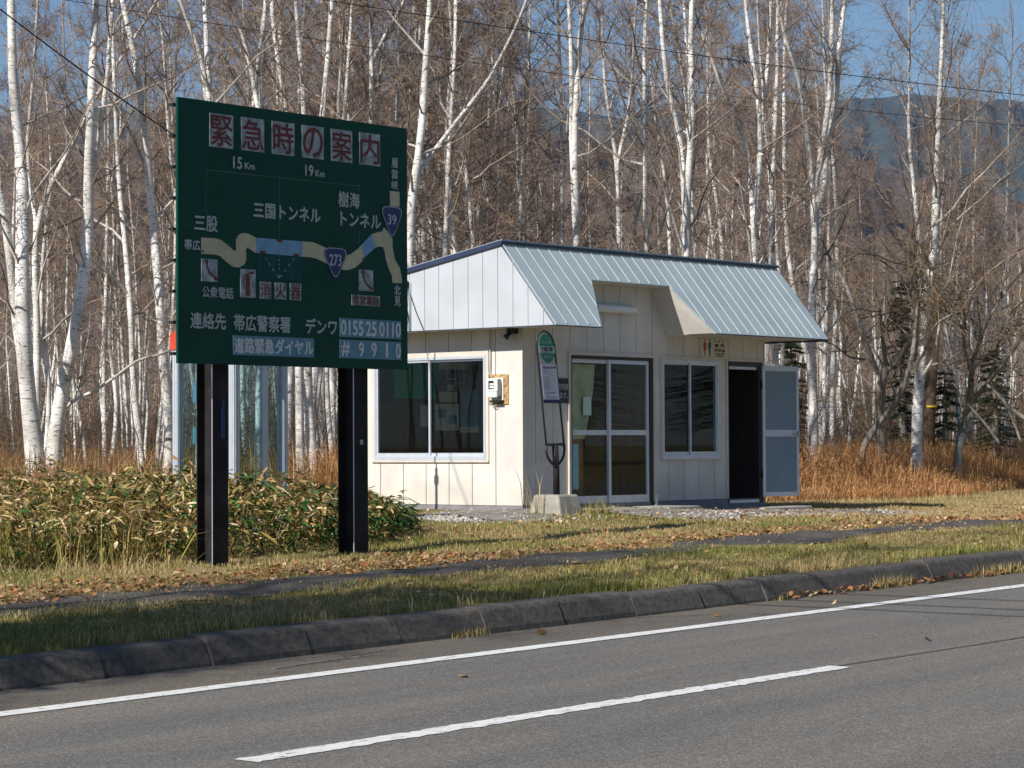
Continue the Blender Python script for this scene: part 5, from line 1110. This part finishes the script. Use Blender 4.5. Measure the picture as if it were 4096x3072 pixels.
willow('leaning grey willow trunk crossing before the stubbed willow', 50, [([(3440, 1800), (3490, 1715), (3545, 1665), (3590, 1605), (3632, 1520), (3650, 1440), (3660, 1330), (3667, 1220), (3680, 1090)], 32, 9), ([(3640, 1480), (3690, 1430), (3720, 1350), (3745, 1290), (3800, 1260), (3870, 1235)], 14, 5), ([(3660, 1290), (3640, 1180), (3655, 1080), (3690, 1010)], 14, 5)], 32)
willow('grey willow with many rising limbs near the right edge', 52, [([(3832, 1800), (3860, 1690), (3880, 1600), (3885, 1520)], 38, 26), ([(3882, 1530), (3890, 1440), (3920, 1370), (3940, 1300), (3975, 1240), (4020, 1180)], 20, 7), ([(3880, 1600), (3930, 1560), (3962, 1520), (4000, 1470), (4030, 1430), (4060, 1400)], 20, 7), ([(3886, 1500), (3860, 1400), (3850, 1300), (3880, 1200), (3900, 1120)], 15, 6), ([(3950, 1530), (3985, 1440), (3990, 1380), (4020, 1320), (4050, 1230)], 14, 6)], 33)
def log_thing(lb, D, path, w0, w1):
    P = smooth(resample(np.array([at(x, y, D) for x, y in path]), 12), 1); g = P[0]
    mb = MB(); mb.tube([tuple(p) for p in P], list(0.5*MPP(D)*np.linspace(w0, w1, 12)), 9); tag(mb.build('fallen_branch', willow_m, smooth=True), lb, 'branch')
log_thing('straight dead pole propped against the right edge willow', 51, [(3998, 1775), (3950, 1705), (3900, 1650), (3868, 1612)], 14, 9)
log_thing('long arched dead bough beside the right edge willow', 51, [(4190, 1720), (4096, 1672), (4045, 1640), (4020, 1605), (3985, 1570), (3948, 1540)], 22, 12)
log_thing('thin dead bough forking down from the arched bough', 51, [(4085, 1770), (4060, 1700), (4040, 1660), (4022, 1612)], 11, 9)

# spruces
def spruce(label, px, D, top_px, wpx, seed, bottom=0.3, spot=None):
    rng = np.random.default_rng(seed)
    if spot: g = float(gz(spot[0], spot[1])); base = (spot[0], spot[1], g); H, Wd = spot[2:]
    else: p = at(px, 1787, D); g = float(gz(p[0], p[1])); H = at(px, top_px, D)[2]-g; base = (p[0], p[1], g); Wd = wpx*MPP(D)/2
    t = thing('spruce_tree', label, 'tree', base)
    v, q = tubes(np.array([[[0, 0, -0.2], [0.03, 0, H*0.5], [0, 0, H]]]), np.array([[0.13, 0.07, 0.012]]), 8); npmesh('trunk', v, q, willow_m, smooth=True, parent=t)
    n = int(34*H); hs = rng.uniform(bottom, 1, n)**0.9*H; L = Wd*(1.12-hs/H)*rng.uniform(0.55, 1.15, n)+0.1; az = rng.uniform(0, 6.28, n)
    tt = np.linspace(0, 1, 5)[None, :, None]; D1 = np.stack([np.cos(az), np.sin(az), np.full(n, -0.05)], 1); B = np.stack([0*hs, 0*hs, hs], 1)
    P = B[:, None]+L[:, None, None]*(D1[:, None]*tt+np.array([0, 0, -0.28])*tt**2+np.array([0, 0, 0.16])*tt**4); v, q = tubes(P, 0.012*(1-0.7*tt[..., 0])*np.ones((n, 1)), 3)
    parts = [(v, q, np.array([0.05, 0.035, 0.025]))]
    k = np.repeat(np.arange(n), 60); ts = rng.uniform(0.12, 1, len(k)); kk = np.clip(ts*4, 0, 3.999); k0 = kk.astype(int); fr = (kk-k0)[:, None]
    C = P[k, k0]*(1-fr)+P[k, k0+1]*fr; side = np.cross(D1[k], [0, 0, 1.0]); a = unit(D1[k]*0.7+side*rng.choice([-1, 1], len(k))[:, None]*0.8+rng.normal(0, 0.25, (len(k), 3)))*rng.uniform(0.06, 0.16, len(k))[:, None]; b = unit(np.cross(a, rng.normal(0, 1, (len(k), 3))))*0.012
    v = np.stack([C-b, C+a*0.5-b*0.8, C+a, C+a*0.5+b*0.8], 1).reshape(-1, 3); q = np.arange(len(v)).reshape(-1, 4); c = np.array([[0.020, 0.045, 0.020], [0.032, 0.062, 0.022], [0.016, 0.034, 0.020], [0.05, 0.075, 0.02]])[rng.integers(0, 4, len(k))]
    parts.append((v, q, np.repeat(c, 4, 0))); V_, Q_, T_ = cat_mesh(parts); npmesh('crown', V_, Q_, needle_m, T_, parent=t); return t
spruce('tall dark spruce behind the willow right of the shelter', 3610, 59, 1120, 300, 41, 0.08)
spruce('small dark spruce just right of the utility pole', 3780, 60, 1480, 230, 42, 0.05)
spruce('broad low spruce behind the right edge willow', 3980, 58, 1400, 260, 43, 0.05)
spruce('dark spruce behind the shelter corner and its open door', 3165, 60, 1290, 280, 44, 0.05)

# trees along the verge, left of the view, whose shadows lie along the kerb
def spruce_at(label, x, y, H, Wd, seed): return spruce(label, None, None, None, None, seed, 0.06, (x, y, H, Wd))
spruce_at('roadside spruce nearest the frame on the verge left of the view', -18.6, -7.55, 6.5, 1.0, 51)
spruce_at('second roadside spruce on the verge left of the view', -21.5, -7.3, 9.5, 1.15, 52)
spruce_at('small roadside spruce between the two nearest on the verge', -17.4, -6.95, 5.2, 1.1, 55)
spruce_at('broad roadside spruce behind the second on the verge', -22.8, -6.75, 10.5, 1.5, 56)
spruce_at('third and tallest roadside spruce on the verge left of the view', -25.5, -7.75, 13.5, 1.3, 53)
for k, (x, y) in enumerate(((-20.0, -6.5), (-24.0, -6.0), (-28.5, -7.0), (-33.0, -6.6), (-30.5, -8.0+0.6))):
    o = wood_tree([1, 4, 7, 2, 5][k], (x, y, float(gz(x, y))), k*1.3, (1.3, 1.3, 1.0), 'roadside birch on the grass verge beyond the left edge of the view', 'roadside birches on the verge')
# the wood goes on to the left of the view and stands in the side window's glass
rl_ = np.random.default_rng(19)
for k in range(60):
    x, y = rl_.uniform(-75, -24), rl_.uniform(9, 42)
    wood_tree(int(rl_.integers(0, 11)), (x, y, float(gz(x, y))), rl_.uniform(0, 6.28), (0.9, 0.9, rl_.uniform(0.8, 1.0)), 'white birch of the wood beyond the left edge of the view', 'birches beyond the left edge')
# the dark wood across the road, behind the viewer: it shades the low sky and stands in the window glass
t0 = spruce_at('spruce of the dark wood across the road behind the viewer', -66.0, -27.0, 17.0, 2.6, 54); G_OPP = 'spruces of the wood across the road'; t0['group'] = G_OPP
ro = np.random.default_rng(9)
for k in range(46):
    x, y = -62+2.9*k+ro.uniform(-0.8, 0.8), -26.5-ro.uniform(0, 7); sc = ro.uniform(0.75, 1.15)
    copy_tree(t0, (x, y, float(gz(x, y))), ro.uniform(0, 6.28), (sc, sc, sc))
# wires over the road above the view; their shadows cross the near lane
for k, (x, lb) in enumerate(((-14.75, 'road-crossing wire nearest the sign above the view'), (-14.1, 'middle road-crossing wire above the view'), (-13.2, 'road-crossing wire farthest along the road above the view'))):
    mb = MB(); mb.tube([(x, -30+j*3.2, 5.45+0.004*(j-6)**2) for j in range(8)], 0.022, 6); tag(mb.build('overhead_wire', wire_m, smooth=True), lb, 'wire')

# ------------------------------------------------------------------ ground plants and litter
def blades(name, XY, h, w, cols, seed, lean=0.45, mat=None, seg=2, zf=ground_z, kind='stuff'):
    """grass blades: two-segment tapering ribbons"""
    rng = np.random.default_rng(seed); n = len(XY); B = np.c_[XY, zf(XY[:, 0], XY[:, 1])-0.01]
    a = rng.uniform(0, 6.28, n); s = np.stack([np.cos(a), np.sin(a), 0*a], 1)*(w*rng.uniform(0.6, 1.4, n))[:, None]; b = rng.uniform(0, 6.28, n)
    le = np.abs(rng.normal(0, lean, n)); d = np.stack([np.cos(b), np.sin(b), 0*b], 1)*le[:, None]
    up = np.array([0, 0, 1.0]); hh = h[:, None]
    M1 = B+hh*(d*0.35+up*0.6); T = B+hh*(d+up*(1-0.25*le[:, None]).clip(0.2))
    V = np.stack([B-s, B+s, M1+s*0.75, M1-s*0.75, T+s*0.12, T-s*0.12], 1).reshape(-1, 3); i = np.arange(n)*6
    Q = np.concatenate([np.stack([i, i+1, i+2, i+3], 1), np.stack([i+3, i+2, i+4, i+5], 1)])
    c = cols if len(cols) == n else np.array(cols)[rng.integers(0, len(cols), n)]
    c = c*rng.uniform(0.75, 1.3, (n, 1))
    return tag(npmesh(name, V, Q, mat or grass_m, np.repeat(c, 6, 0)), kind=kind)
def noise2(X, Y, s=0):
    return 0.5+0.25*(np.sin(1.1*X+0.7*Y+s)+np.sin(-0.8*X+1.9*Y+2*s)*0.7+np.sin(2.9*X+0.4*Y-s)*0.5+np.sin(3.7*Y-1.3*X)*0.4)/1.3
rng = np.random.default_rng(61)
def scatter(n, x0_, x1_, y0, y1): return np.c_[rng.uniform(x0_, x1_, n), rng.uniform(y0, y1, n)]
GREEN = np.array([[0.17, 0.185, 0.04], [0.24, 0.24, 0.06], [0.12, 0.145, 0.03], [0.31, 0.28, 0.09]])
DRY = np.array([[0.46, 0.36, 0.17], [0.40, 0.29, 0.13], [0.54, 0.43, 0.23], [0.31, 0.21, 0.10]])
def turf(name, n, box, seed, h0, h1, dry):
    XY = scatter(n, *box); X, Y = XY.T
    ok = ~((X > -0.02) & (X < 5.7) & (Y > -0.1) & (Y < 3.3))
    pv = (Y > -5.70+0.12*np.sin(X*1.3)) & (Y < -4.75+0.12*np.sin(X*1.3+4)); ok &= ~(pv & (rng.uniform(0, 1, n) < np.where(noise2(X*0.9, Y*2.5, 3) > 0.60, 0.40, 0.93)))
    gv = ((X > 0.2) & (X < 6.0) & (Y > -2.7) & (Y < 0)) | ((X > -2.3) & (X < 0.2) & (Y > -1.1) & (Y < 0.8)); ok &= ~(gv & (rng.uniform(0, 1, n) < 0.86))
    ok &= rng.uniform(0, 1, n) < 0.35+0.9*noise2(X*1.7, Y*1.7, 2)
    XY = XY[ok]; X, Y = XY.T; m = len(XY)
    pd = np.clip(dry+0.55*(noise2(X, Y)-0.5)*2+0.10*np.clip(X, 0, 5), 0.05, 0.97)
    isd = rng.uniform(0, 1, m) < pd
    c = np.where(isd[:, None], DRY[rng.integers(0, 4, m)], GREEN[rng.integers(0, 4, m)])
    return blades(name, XY, rng.uniform(h0, h1, m)*(0.6+0.8*noise2(X*2, Y*2, 5)), 0.0035, c, seed, 0.5)
turf('grass', 165000, (-18, 9, -7.92, -5.5), 62, 0.025, 0.07, 0.42)
turf('grass', 225000, (-16, 11, -5.5, 0.6), 63, 0.025, 0.07, 0.50)
turf('grass', 90000, (9, 30, -7.9, 5), 64, 0.04, 0.09, 0.55)
turf('grass', 24000, (5.9, 11, 0.6, 5), 69, 0.04, 0.09, 0.6)
turf('grass', 12000, (-18, 9, -7.9, -7.72), 65, 0.06, 0.16, 0.35)
# gutter weeds along the kerb foot
XY = scatter(5200, -12, 6, -8.24, -8.13); k = noise2(XY[:, 0]*2.3, XY[:, 0]*0.7, 1); keep = k > np.where(XY[:, 0] > -5, 0.52, 0.68); XY = XY[keep]
blades('gutter_weeds', XY, rng.uniform(0.02, 0.13, len(XY))*np.where(XY[:, 0] > -5, 1.2, 0.7), 0.003, np.concatenate([DRY, DRY*0.8, GREEN]), 66, 0.5, zf=lambda X, Y: road_z(X)+0.005)

# rust-coloured tall grass field right of the shelter, and weeds at the wood's edge
n = 160000; XY = np.concatenate([scatter(120000, 5.8, 28, 0.4, 10), scatter(40000, 5.8, 42, 0.4, 26)]); X, Y = XY.T
front = np.interp(X, [5.8, 7.5, 9.5, 12, 18, 22, 42], [0.5, 1.8, 3.2, 3.6, 3.5, 4.6, 9]); ok = (Y > front+0.35*noise2(X*3, Y*3)) & (rng.uniform(0, 1, n) < np.clip(1.25-0.04*(X-5.8)-0.03*Y, 0.25, 1)) & ~((X < 6.4) & (Y > -0.3) & (Y < 0.4))
XY = XY[ok]; X, Y = XY.T; fr = np.clip((Y-front[ok])/2.0, 0.25, 1)
RUST = np.array([[0.46, 0.215, 0.075], [0.39, 0.17, 0.06], [0.52, 0.29, 0.12], [0.32, 0.15, 0.06], [0.56, 0.36, 0.17]])
blades('tall_rusty_grass', XY, rng.uniform(0.65, 1.2, len(XY))*fr*(0.8+0.4*noise2(X*1.6, Y*1.6, 3)), 0.0068, np.concatenate([RUST, RUST*0.85, RUST*0.7, RUST*1.15]), 67, 0.34)
k = rng.integers(0, len(XY), 26000); C = np.c_[XY[k]+rng.normal(0, 0.10, (26000, 2)), rng.uniform(0.15, 1.05, 26000)*fr[k]]; C[:, 2] += gz(C[:, 0], C[:, 1])
a = unit(rng.normal(0, 1, (26000, 3)))*rng.uniform(0.02, 0.06, (26000, 1)); b = unit(np.cross(a, rng.normal(0, 1, (26000, 3))))*0.009
V = np.stack([C-a, C+b, C+a, C-b], 1).reshape(-1, 3); tag(npmesh('rusty_seed_heads', V, np.arange(len(V)).reshape(-1, 4), leaf_m, np.repeat(RUST[rng.integers(0, 5, 26000)]*rng.uniform(0.7, 1.35, (26000, 1)), 4, 0)), kind='stuff')
XY = scatter(26000, -26, 3, 3.2, 22); XY = XY[~((XY[:, 0] > -0.3))]
blades('dry_weeds', XY, rng.uniform(0.5, 1.15, len(XY)), 0.006, np.concatenate([RUST*0.8, RUST*0.6, DRY*0.7]), 68, 0.4)

# dwarf bamboo thicket round the sign
def sasa(n, seed):
    rng = np.random.default_rng(seed); XY = np.c_[rng.uniform(-17, -2.2, n*3), rng.uniform(-3.4, 3.6, n*3)]; X, Y = XY.T
    fy = np.interp(X, [-17, -13, -10.2, -9.4, -8.7, -7.5, -6.4, -5.0, -3.9, -3.2, -2.4], [-1.6, -1.9, -2.1, -2.3, -2.75, -2.5, -2.75, -2.3, -1.6, -0.9, 0.4])
    by = np.interp(X, [-17, -6, -4.3, -2.4], [3.6, 3.4, 2.6, 1.6])
    ok = (Y > fy+0.5*(noise2(X*2.7, Y*1.1, 9)-0.5)) & (Y < by) & (rng.uniform(0, 1, n*3) < 0.25+1.1*noise2(X*3.1, Y*3.1, 6)) & ~((X > -5.3) & (X < -4.36) & (Y > -0.05) & (Y < 1.08)); XY = XY[ok][:n]; X, Y = XY.T
    edge = np.clip((Y-fy[ok][:n])/1.0, 0.12, 1)
    tall = np.interp(X, [-17, -12, -9, -6.6, -5, -4, -3.2, -2.4], [0.60, 0.62, 0.67, 0.80, 0.64, 0.54, 0.40, 0.25])
    top = tall*(0.6+0.4*edge**0.6)*(0.55+0.75*noise2(X*2.3, Y*2.3, 4)); m = len(XY)
    H = top*rng.uniform(0.0, 1, m)**0.55
    C = np.c_[XY, gz(X, Y)+H]
    az = rng.uniform(0, 6.28, m); dr = np.stack([np.cos(az), np.sin(az), rng.uniform(-0.9, 0.55, m)], 1); dr = unit(dr); L = (0.07+0.19*rng.uniform(0, 1, m)**1.4)[:, None]
    sd_ = unit(np.cross(dr, rng.normal(0, 0.35, (m, 3))+np.array([0, 0, 1.0])))*rng.uniform(0.010, 0.024, m)[:, None]; dn = np.array([0, 0, -1.0])*L*rng.uniform(0.05, 0.45, (m, 1)); fold = np.cross(dr, sd_/np.linalg.norm(sd_, axis=1, keepdims=True))*0.008
    P0, P1, P2, P3 = C, C+dr*L*0.33+dn*0.06, C+dr*L*0.7+dn*0.4, C+dr*L+dn
    V = np.stack([P0, P1-sd_, P1+fold, P1+sd_, P2-sd_*0.8, P2+fold, P2+sd_*0.8, P3], 1).reshape(-1, 3); i = np.arange(m)*8
    Q = np.concatenate([np.stack([i, i+1, i+2, i+2], 1)[:, :3].repeat(1, 0), np.stack([i, i+2, i+3], 1), np.stack([i+1, i+4, i+2], 1), np.stack([i+2, i+4, i+5], 1), np.stack([i+2, i+5, i+3], 1), np.stack([i+3, i+5, i+6], 1), np.stack([i+4, i+7, i+5], 1), np.stack([i+5, i+7, i+6], 1)])
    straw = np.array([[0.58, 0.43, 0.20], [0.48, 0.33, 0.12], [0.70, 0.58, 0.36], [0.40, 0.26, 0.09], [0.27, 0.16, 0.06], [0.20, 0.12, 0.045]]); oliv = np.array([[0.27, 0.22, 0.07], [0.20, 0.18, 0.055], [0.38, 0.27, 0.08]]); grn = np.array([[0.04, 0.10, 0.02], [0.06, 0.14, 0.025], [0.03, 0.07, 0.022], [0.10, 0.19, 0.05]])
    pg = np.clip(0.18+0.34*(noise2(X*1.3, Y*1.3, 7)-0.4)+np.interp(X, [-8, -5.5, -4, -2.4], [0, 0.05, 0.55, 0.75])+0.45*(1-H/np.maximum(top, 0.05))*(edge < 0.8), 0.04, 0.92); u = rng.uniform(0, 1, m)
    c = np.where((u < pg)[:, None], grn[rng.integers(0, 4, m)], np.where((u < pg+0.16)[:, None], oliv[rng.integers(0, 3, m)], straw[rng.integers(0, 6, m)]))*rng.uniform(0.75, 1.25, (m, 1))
    o = npmesh('dwarf_bamboo', V, Q, leaf_m, np.repeat(c, 8, 0)); tag(o, kind='stuff')
    j = rng.choice(m, 1500, replace=False); B = np.c_[XY[j], gz(X[j], Y[j])-0.02]; T = np.c_[XY[j]+rng.normal(0, 0.10, (len(j), 2)), gz(X[j], Y[j])+top[j]*rng.uniform(0.6, 1.05, len(j))]
    v, q = tubes(np.stack([B, (B+T)/2+rng.normal(0, 0.03, B.shape), T], 1), np.full((len(j), 3), 0.0035), 3); tag(npmesh('bamboo_stalks', v, q, twig_m, np.repeat(np.array([[0.30, 0.22, 0.09], [0.18, 0.15, 0.05], [0.38, 0.30, 0.15]])[rng.integers(0, 3, len(j))], 9, 0)), kind='stuff')
sasa(36000, 71)
# long arching sedge at the thicket's left front
XY = np.c_[rng.normal(0, 0.28, (5200, 2))]; ctr = np.array([(-11.2, -1.5), (-10.6, -1.8), (-11.9, -1.4), (-9.6, -2.0), (-12.8, -1.2), (-9.0, -2.3), (-10.0, -1.7)]); XY = XY+ctr[rng.integers(0, 7, 5200)]
XY = XY[:900]
blades('sedge_tufts', XY, rng.uniform(0.25, 0.75, 900), 0.005, np.array([[0.30, 0.27, 0.06], [0.38, 0.30, 0.09], [0.20, 0.22, 0.05], [0.46, 0.36, 0.15]]), 72, 0.95)
ctr = np.array([(-10.7, -2.45), (-11.3, -2.3), (-9.9, -2.75), (-9.5, -3.0), (-12.2, -2.2), (-13.0, -2.1)]); XY = rng.normal(0, 0.22, (5200, 2))*np.array([1.5, 0.7])+ctr[rng.integers(0, 6, 5200)]; XY = XY[:600]
blades('straw_tufts', XY, rng.uniform(0.08, 0.24, 600), 0.003, np.array([[0.46, 0.34, 0.17], [0.38, 0.27, 0.13], [0.54, 0.43, 0.25]]), 73, 1.7)
# tufts standing by the bus stop foot
XY = np.array([(-0.62, -0.72)])+rng.normal(0, 0.05, (20, 2))
m_ = blades('dry_tuft', XY, rng.uniform(0.2, 0.8, 20), 0.0045, DRY, 74, 0.3, kind=None); tag(m_, 'tall dry grass tuft against the concrete foot of the bus stop', 'grass tuft')
XY = np.array([(-0.05, -1.28)])+rng.normal(0, 0.13, (160, 2))*np.array([1.6, 0.6]); m_ = blades('grass_tuft', XY, rng.uniform(0.08, 0.26, 160), 0.004, np.concatenate([GREEN, GREEN*1.2, DRY]), 75, 0.5, kind=None); tag(m_, 'green grass tuft at the right of the bus stop foot', 'grass tuft')

mb = MB(); tw_ = [(-13.15, -8.78), (-12.8, -8.72), (-12.45, -8.70), (-12.1, -8.55), (-11.7, -8.47)]
mb.tube([(x, y, float(road_z(x))+0.012) for x, y in tw_], [0.004, 0.006, 0.006, 0.005, 0.003], 5); mb.tube([(-12.3, -8.64, float(road_z(-12.3))+0.012), (-12.0, -8.7, float(road_z(-12.0))+0.012), (-11.75, -8.66, float(road_z(-11.75))+0.014)], [0.005, 0.004, 0.002], 5)
tag(mb.build('fallen_twig', willow_m), 'thin dark forked twig lying on the gutter below the kerb', 'twig')
# fallen leaves and stones
def leaf_litter(name, XY, size, cols, seed, zf=ground_z, lift=0.03):
    rng = np.random.default_rng(seed); n = len(XY); C = np.c_[XY, zf(XY[:, 0], XY[:, 1])+rng.uniform(0.006, lift, n)]
    a = rng.uniform(0, 6.28, n); u = unit(np.stack([np.cos(a), np.sin(a), rng.normal(0, 0.45, n)], 1)); v = unit(np.cross(u, np.array([0, 0, 1.0])+rng.normal(0, 0.45, (n, 3)))); w = np.cross(u, v); s = size*rng.uniform(0.55, 1.5, n)[:, None]
    cu = rng.uniform(-0.35, 0.45, n)[:, None]
    pts = [C-u*s, C-u*s*0.3+v*s*0.62+w*s*cu, C+u*s*0.35+v*s*0.55+w*s*cu, C+u*s*1.05, C+u*s*0.35-v*s*0.55+w*s*cu*0.7, C-u*s*0.3-v*s*0.62+w*s*cu]
    V = np.stack(pts, 1).reshape(-1, 3); i = np.arange(n)*6; Q = np.concatenate([np.stack([i, i+1, i+2, i+3], 1), np.stack([i, i+3, i+4, i+5], 1)])
    c = np.array(cols)[rng.integers(0, len(cols), n)]*rng.uniform(0.7, 1.25, (n, 1)); return tag(npmesh(name, V, Q, leaf_m, np.repeat(c, 6, 0)), kind='stuff')
LEAF = [(0.42, 0.26, 0.13), (0.35, 0.20, 0.09), (0.48, 0.34, 0.20), (0.28, 0.14, 0.06), (0.40, 0.17, 0.06), (0.24, 0.14, 0.08)]
XY = np.concatenate([np.c_[rng.uniform(-14, 8, 3400), rng.normal(-4.62, 0.22, 3400)], np.c_[rng.uniform(-14, -6, 1300), rng.normal(-4.3, 0.35, 1300)], np.c_[rng.uniform(-13, 12, 500), rng.uniform(-7.6, -5.2, 500)], np.c_[rng.uniform(-5, 12, 1100), rng.uniform(-4.6, -1.2, 1100)]])
leaf_litter('fallen_leaves', XY, 0.025, np.array(LEAF)*1.2, 81, lift=0.06)
XY = np.c_[rng.uniform(-1, 6, 420), rng.uniform(-2.9, -0.6, 420)]; leaf_litter('fallen_leaves', XY, 0.024, LEAF, 82, lift=0.03)
XY = np.c_[rng.uniform(-6, 3, 240), rng.normal(-8.20, 0.03, 240)]; leaf_litter('fallen_leaves', XY, 0.032, LEAF, 83, zf=lambda X, Y: road_z(X)+0.01, lift=0.05)
LV = [(-12.75, -10.2, 'single tan leaf on the asphalt between the two white lines'), (-8.9, -11.5, 'tan leaf lying beyond the end of the dashed lane line'), (-12.3, -8.65, 'curled orange leaf on the gutter near the kerb'), (-10.0, -8.6, 'small tan leaf on the gutter by the kerb foot'), (-7.8, -8.75, 'pale leaf on the gutter under the shelter view'), (-6.2, -8.9, 'tan leaf just above the white edge line')]
for k, (x, y, lb) in enumerate(LV):
    o = leaf_litter('fallen_leaf', np.array([(x, y)]), 0.045, [LEAF[k % 3]], 90+k, zf=lambda X, Y: road_z(X)+0.012, lift=0.012); del o['kind']; tag(o, lb, 'leaf', 'single leaves on the road')
def stones(name, XY, smin, smax, seed):
    rng = np.random.default_rng(seed); n = len(XY); ico = np.array([(0, 0, 1), (.89, 0, .45), (.28, .85, .45), (-.72, .53, .45), (-.72, -.53, .45), (.28, -.85, .45), (.72, .53, -.45), (-.28, .85, -.45), (-.89, 0, -.45), (-.28, -.85, -.45), (.72, -.53, -.45), (0, 0, -1.0)])
    F_ = np.array([(0,1,2),(0,2,3),(0,3,4),(0,4,5),(0,5,1),(1,6,2),(2,7,3),(3,8,4),(4,9,5),(5,10,1),(6,7,2),(7,8,3),(8,9,4),(9,10,5),(10,6,1),(6,11,7),(7,11,8),(8,11,9),(9,11,10),(10,11,6)])
    s = rng.uniform(smin, smax, n)[:, None, None]*rng.uniform(0.6, 1.3, (n, 1, 3)); V = ico[None]*s*rng.uniform(0.75, 1.15, (n, 12, 1)); V += np.c_[XY, ground_z(XY[:, 0], XY[:, 1])+0.006][:, None]
    Q = (F_[None]+12*np.arange(n)[:, None, None]).reshape(-1, 3); c = np.array([[0.33, 0.31, 0.29], [0.42, 0.39, 0.35], [0.25, 0.24, 0.23], [0.50, 0.47, 0.43]])[rng.integers(0, 4, n)]
    return tag(npmesh(name, V.reshape(-1, 3), Q, attr_stone, np.repeat(c, 12, 0)), kind='stuff')
attr_stone = attr_mat('stone', 0.9, 0.2)
XY = np.concatenate([np.c_[rng.uniform(-2.2, 0.05, 1500), rng.normal(-0.35, 0.45, 1500)], np.c_[rng.uniform(0.3, 6.6, 3600), rng.normal(-1.75, 0.55, 3600)]]); XY = XY[(XY[:, 1] < -0.02) | (XY[:, 0] < -0.05)]
stones('gravel', XY, 0.010, 0.030, 95)

# thin blue air between here and the far hills
HZ = bpy.data.materials.new('haze'); HZ.use_nodes = True; nt = HZ.node_tree; nt.nodes.remove(nt.nodes['Principled BSDF'])
pv = nt.nodes.new('ShaderNodeVolumePrincipled'); pv.inputs['Density'].default_value = 0.00010; pv.inputs['Color'].default_value = (0.40, 0.64, 1.0, 1); pv.inputs['Anisotropy'].default_value = 0.3
nt.links.new(pv.outputs[0], nt.nodes['Material Output'].inputs['Volume'])
mb = MB(); mb.box(-5500, 7500, -4500, 8500, -6, 640); tag(mb.build('haze', HZ), kind='stuff')
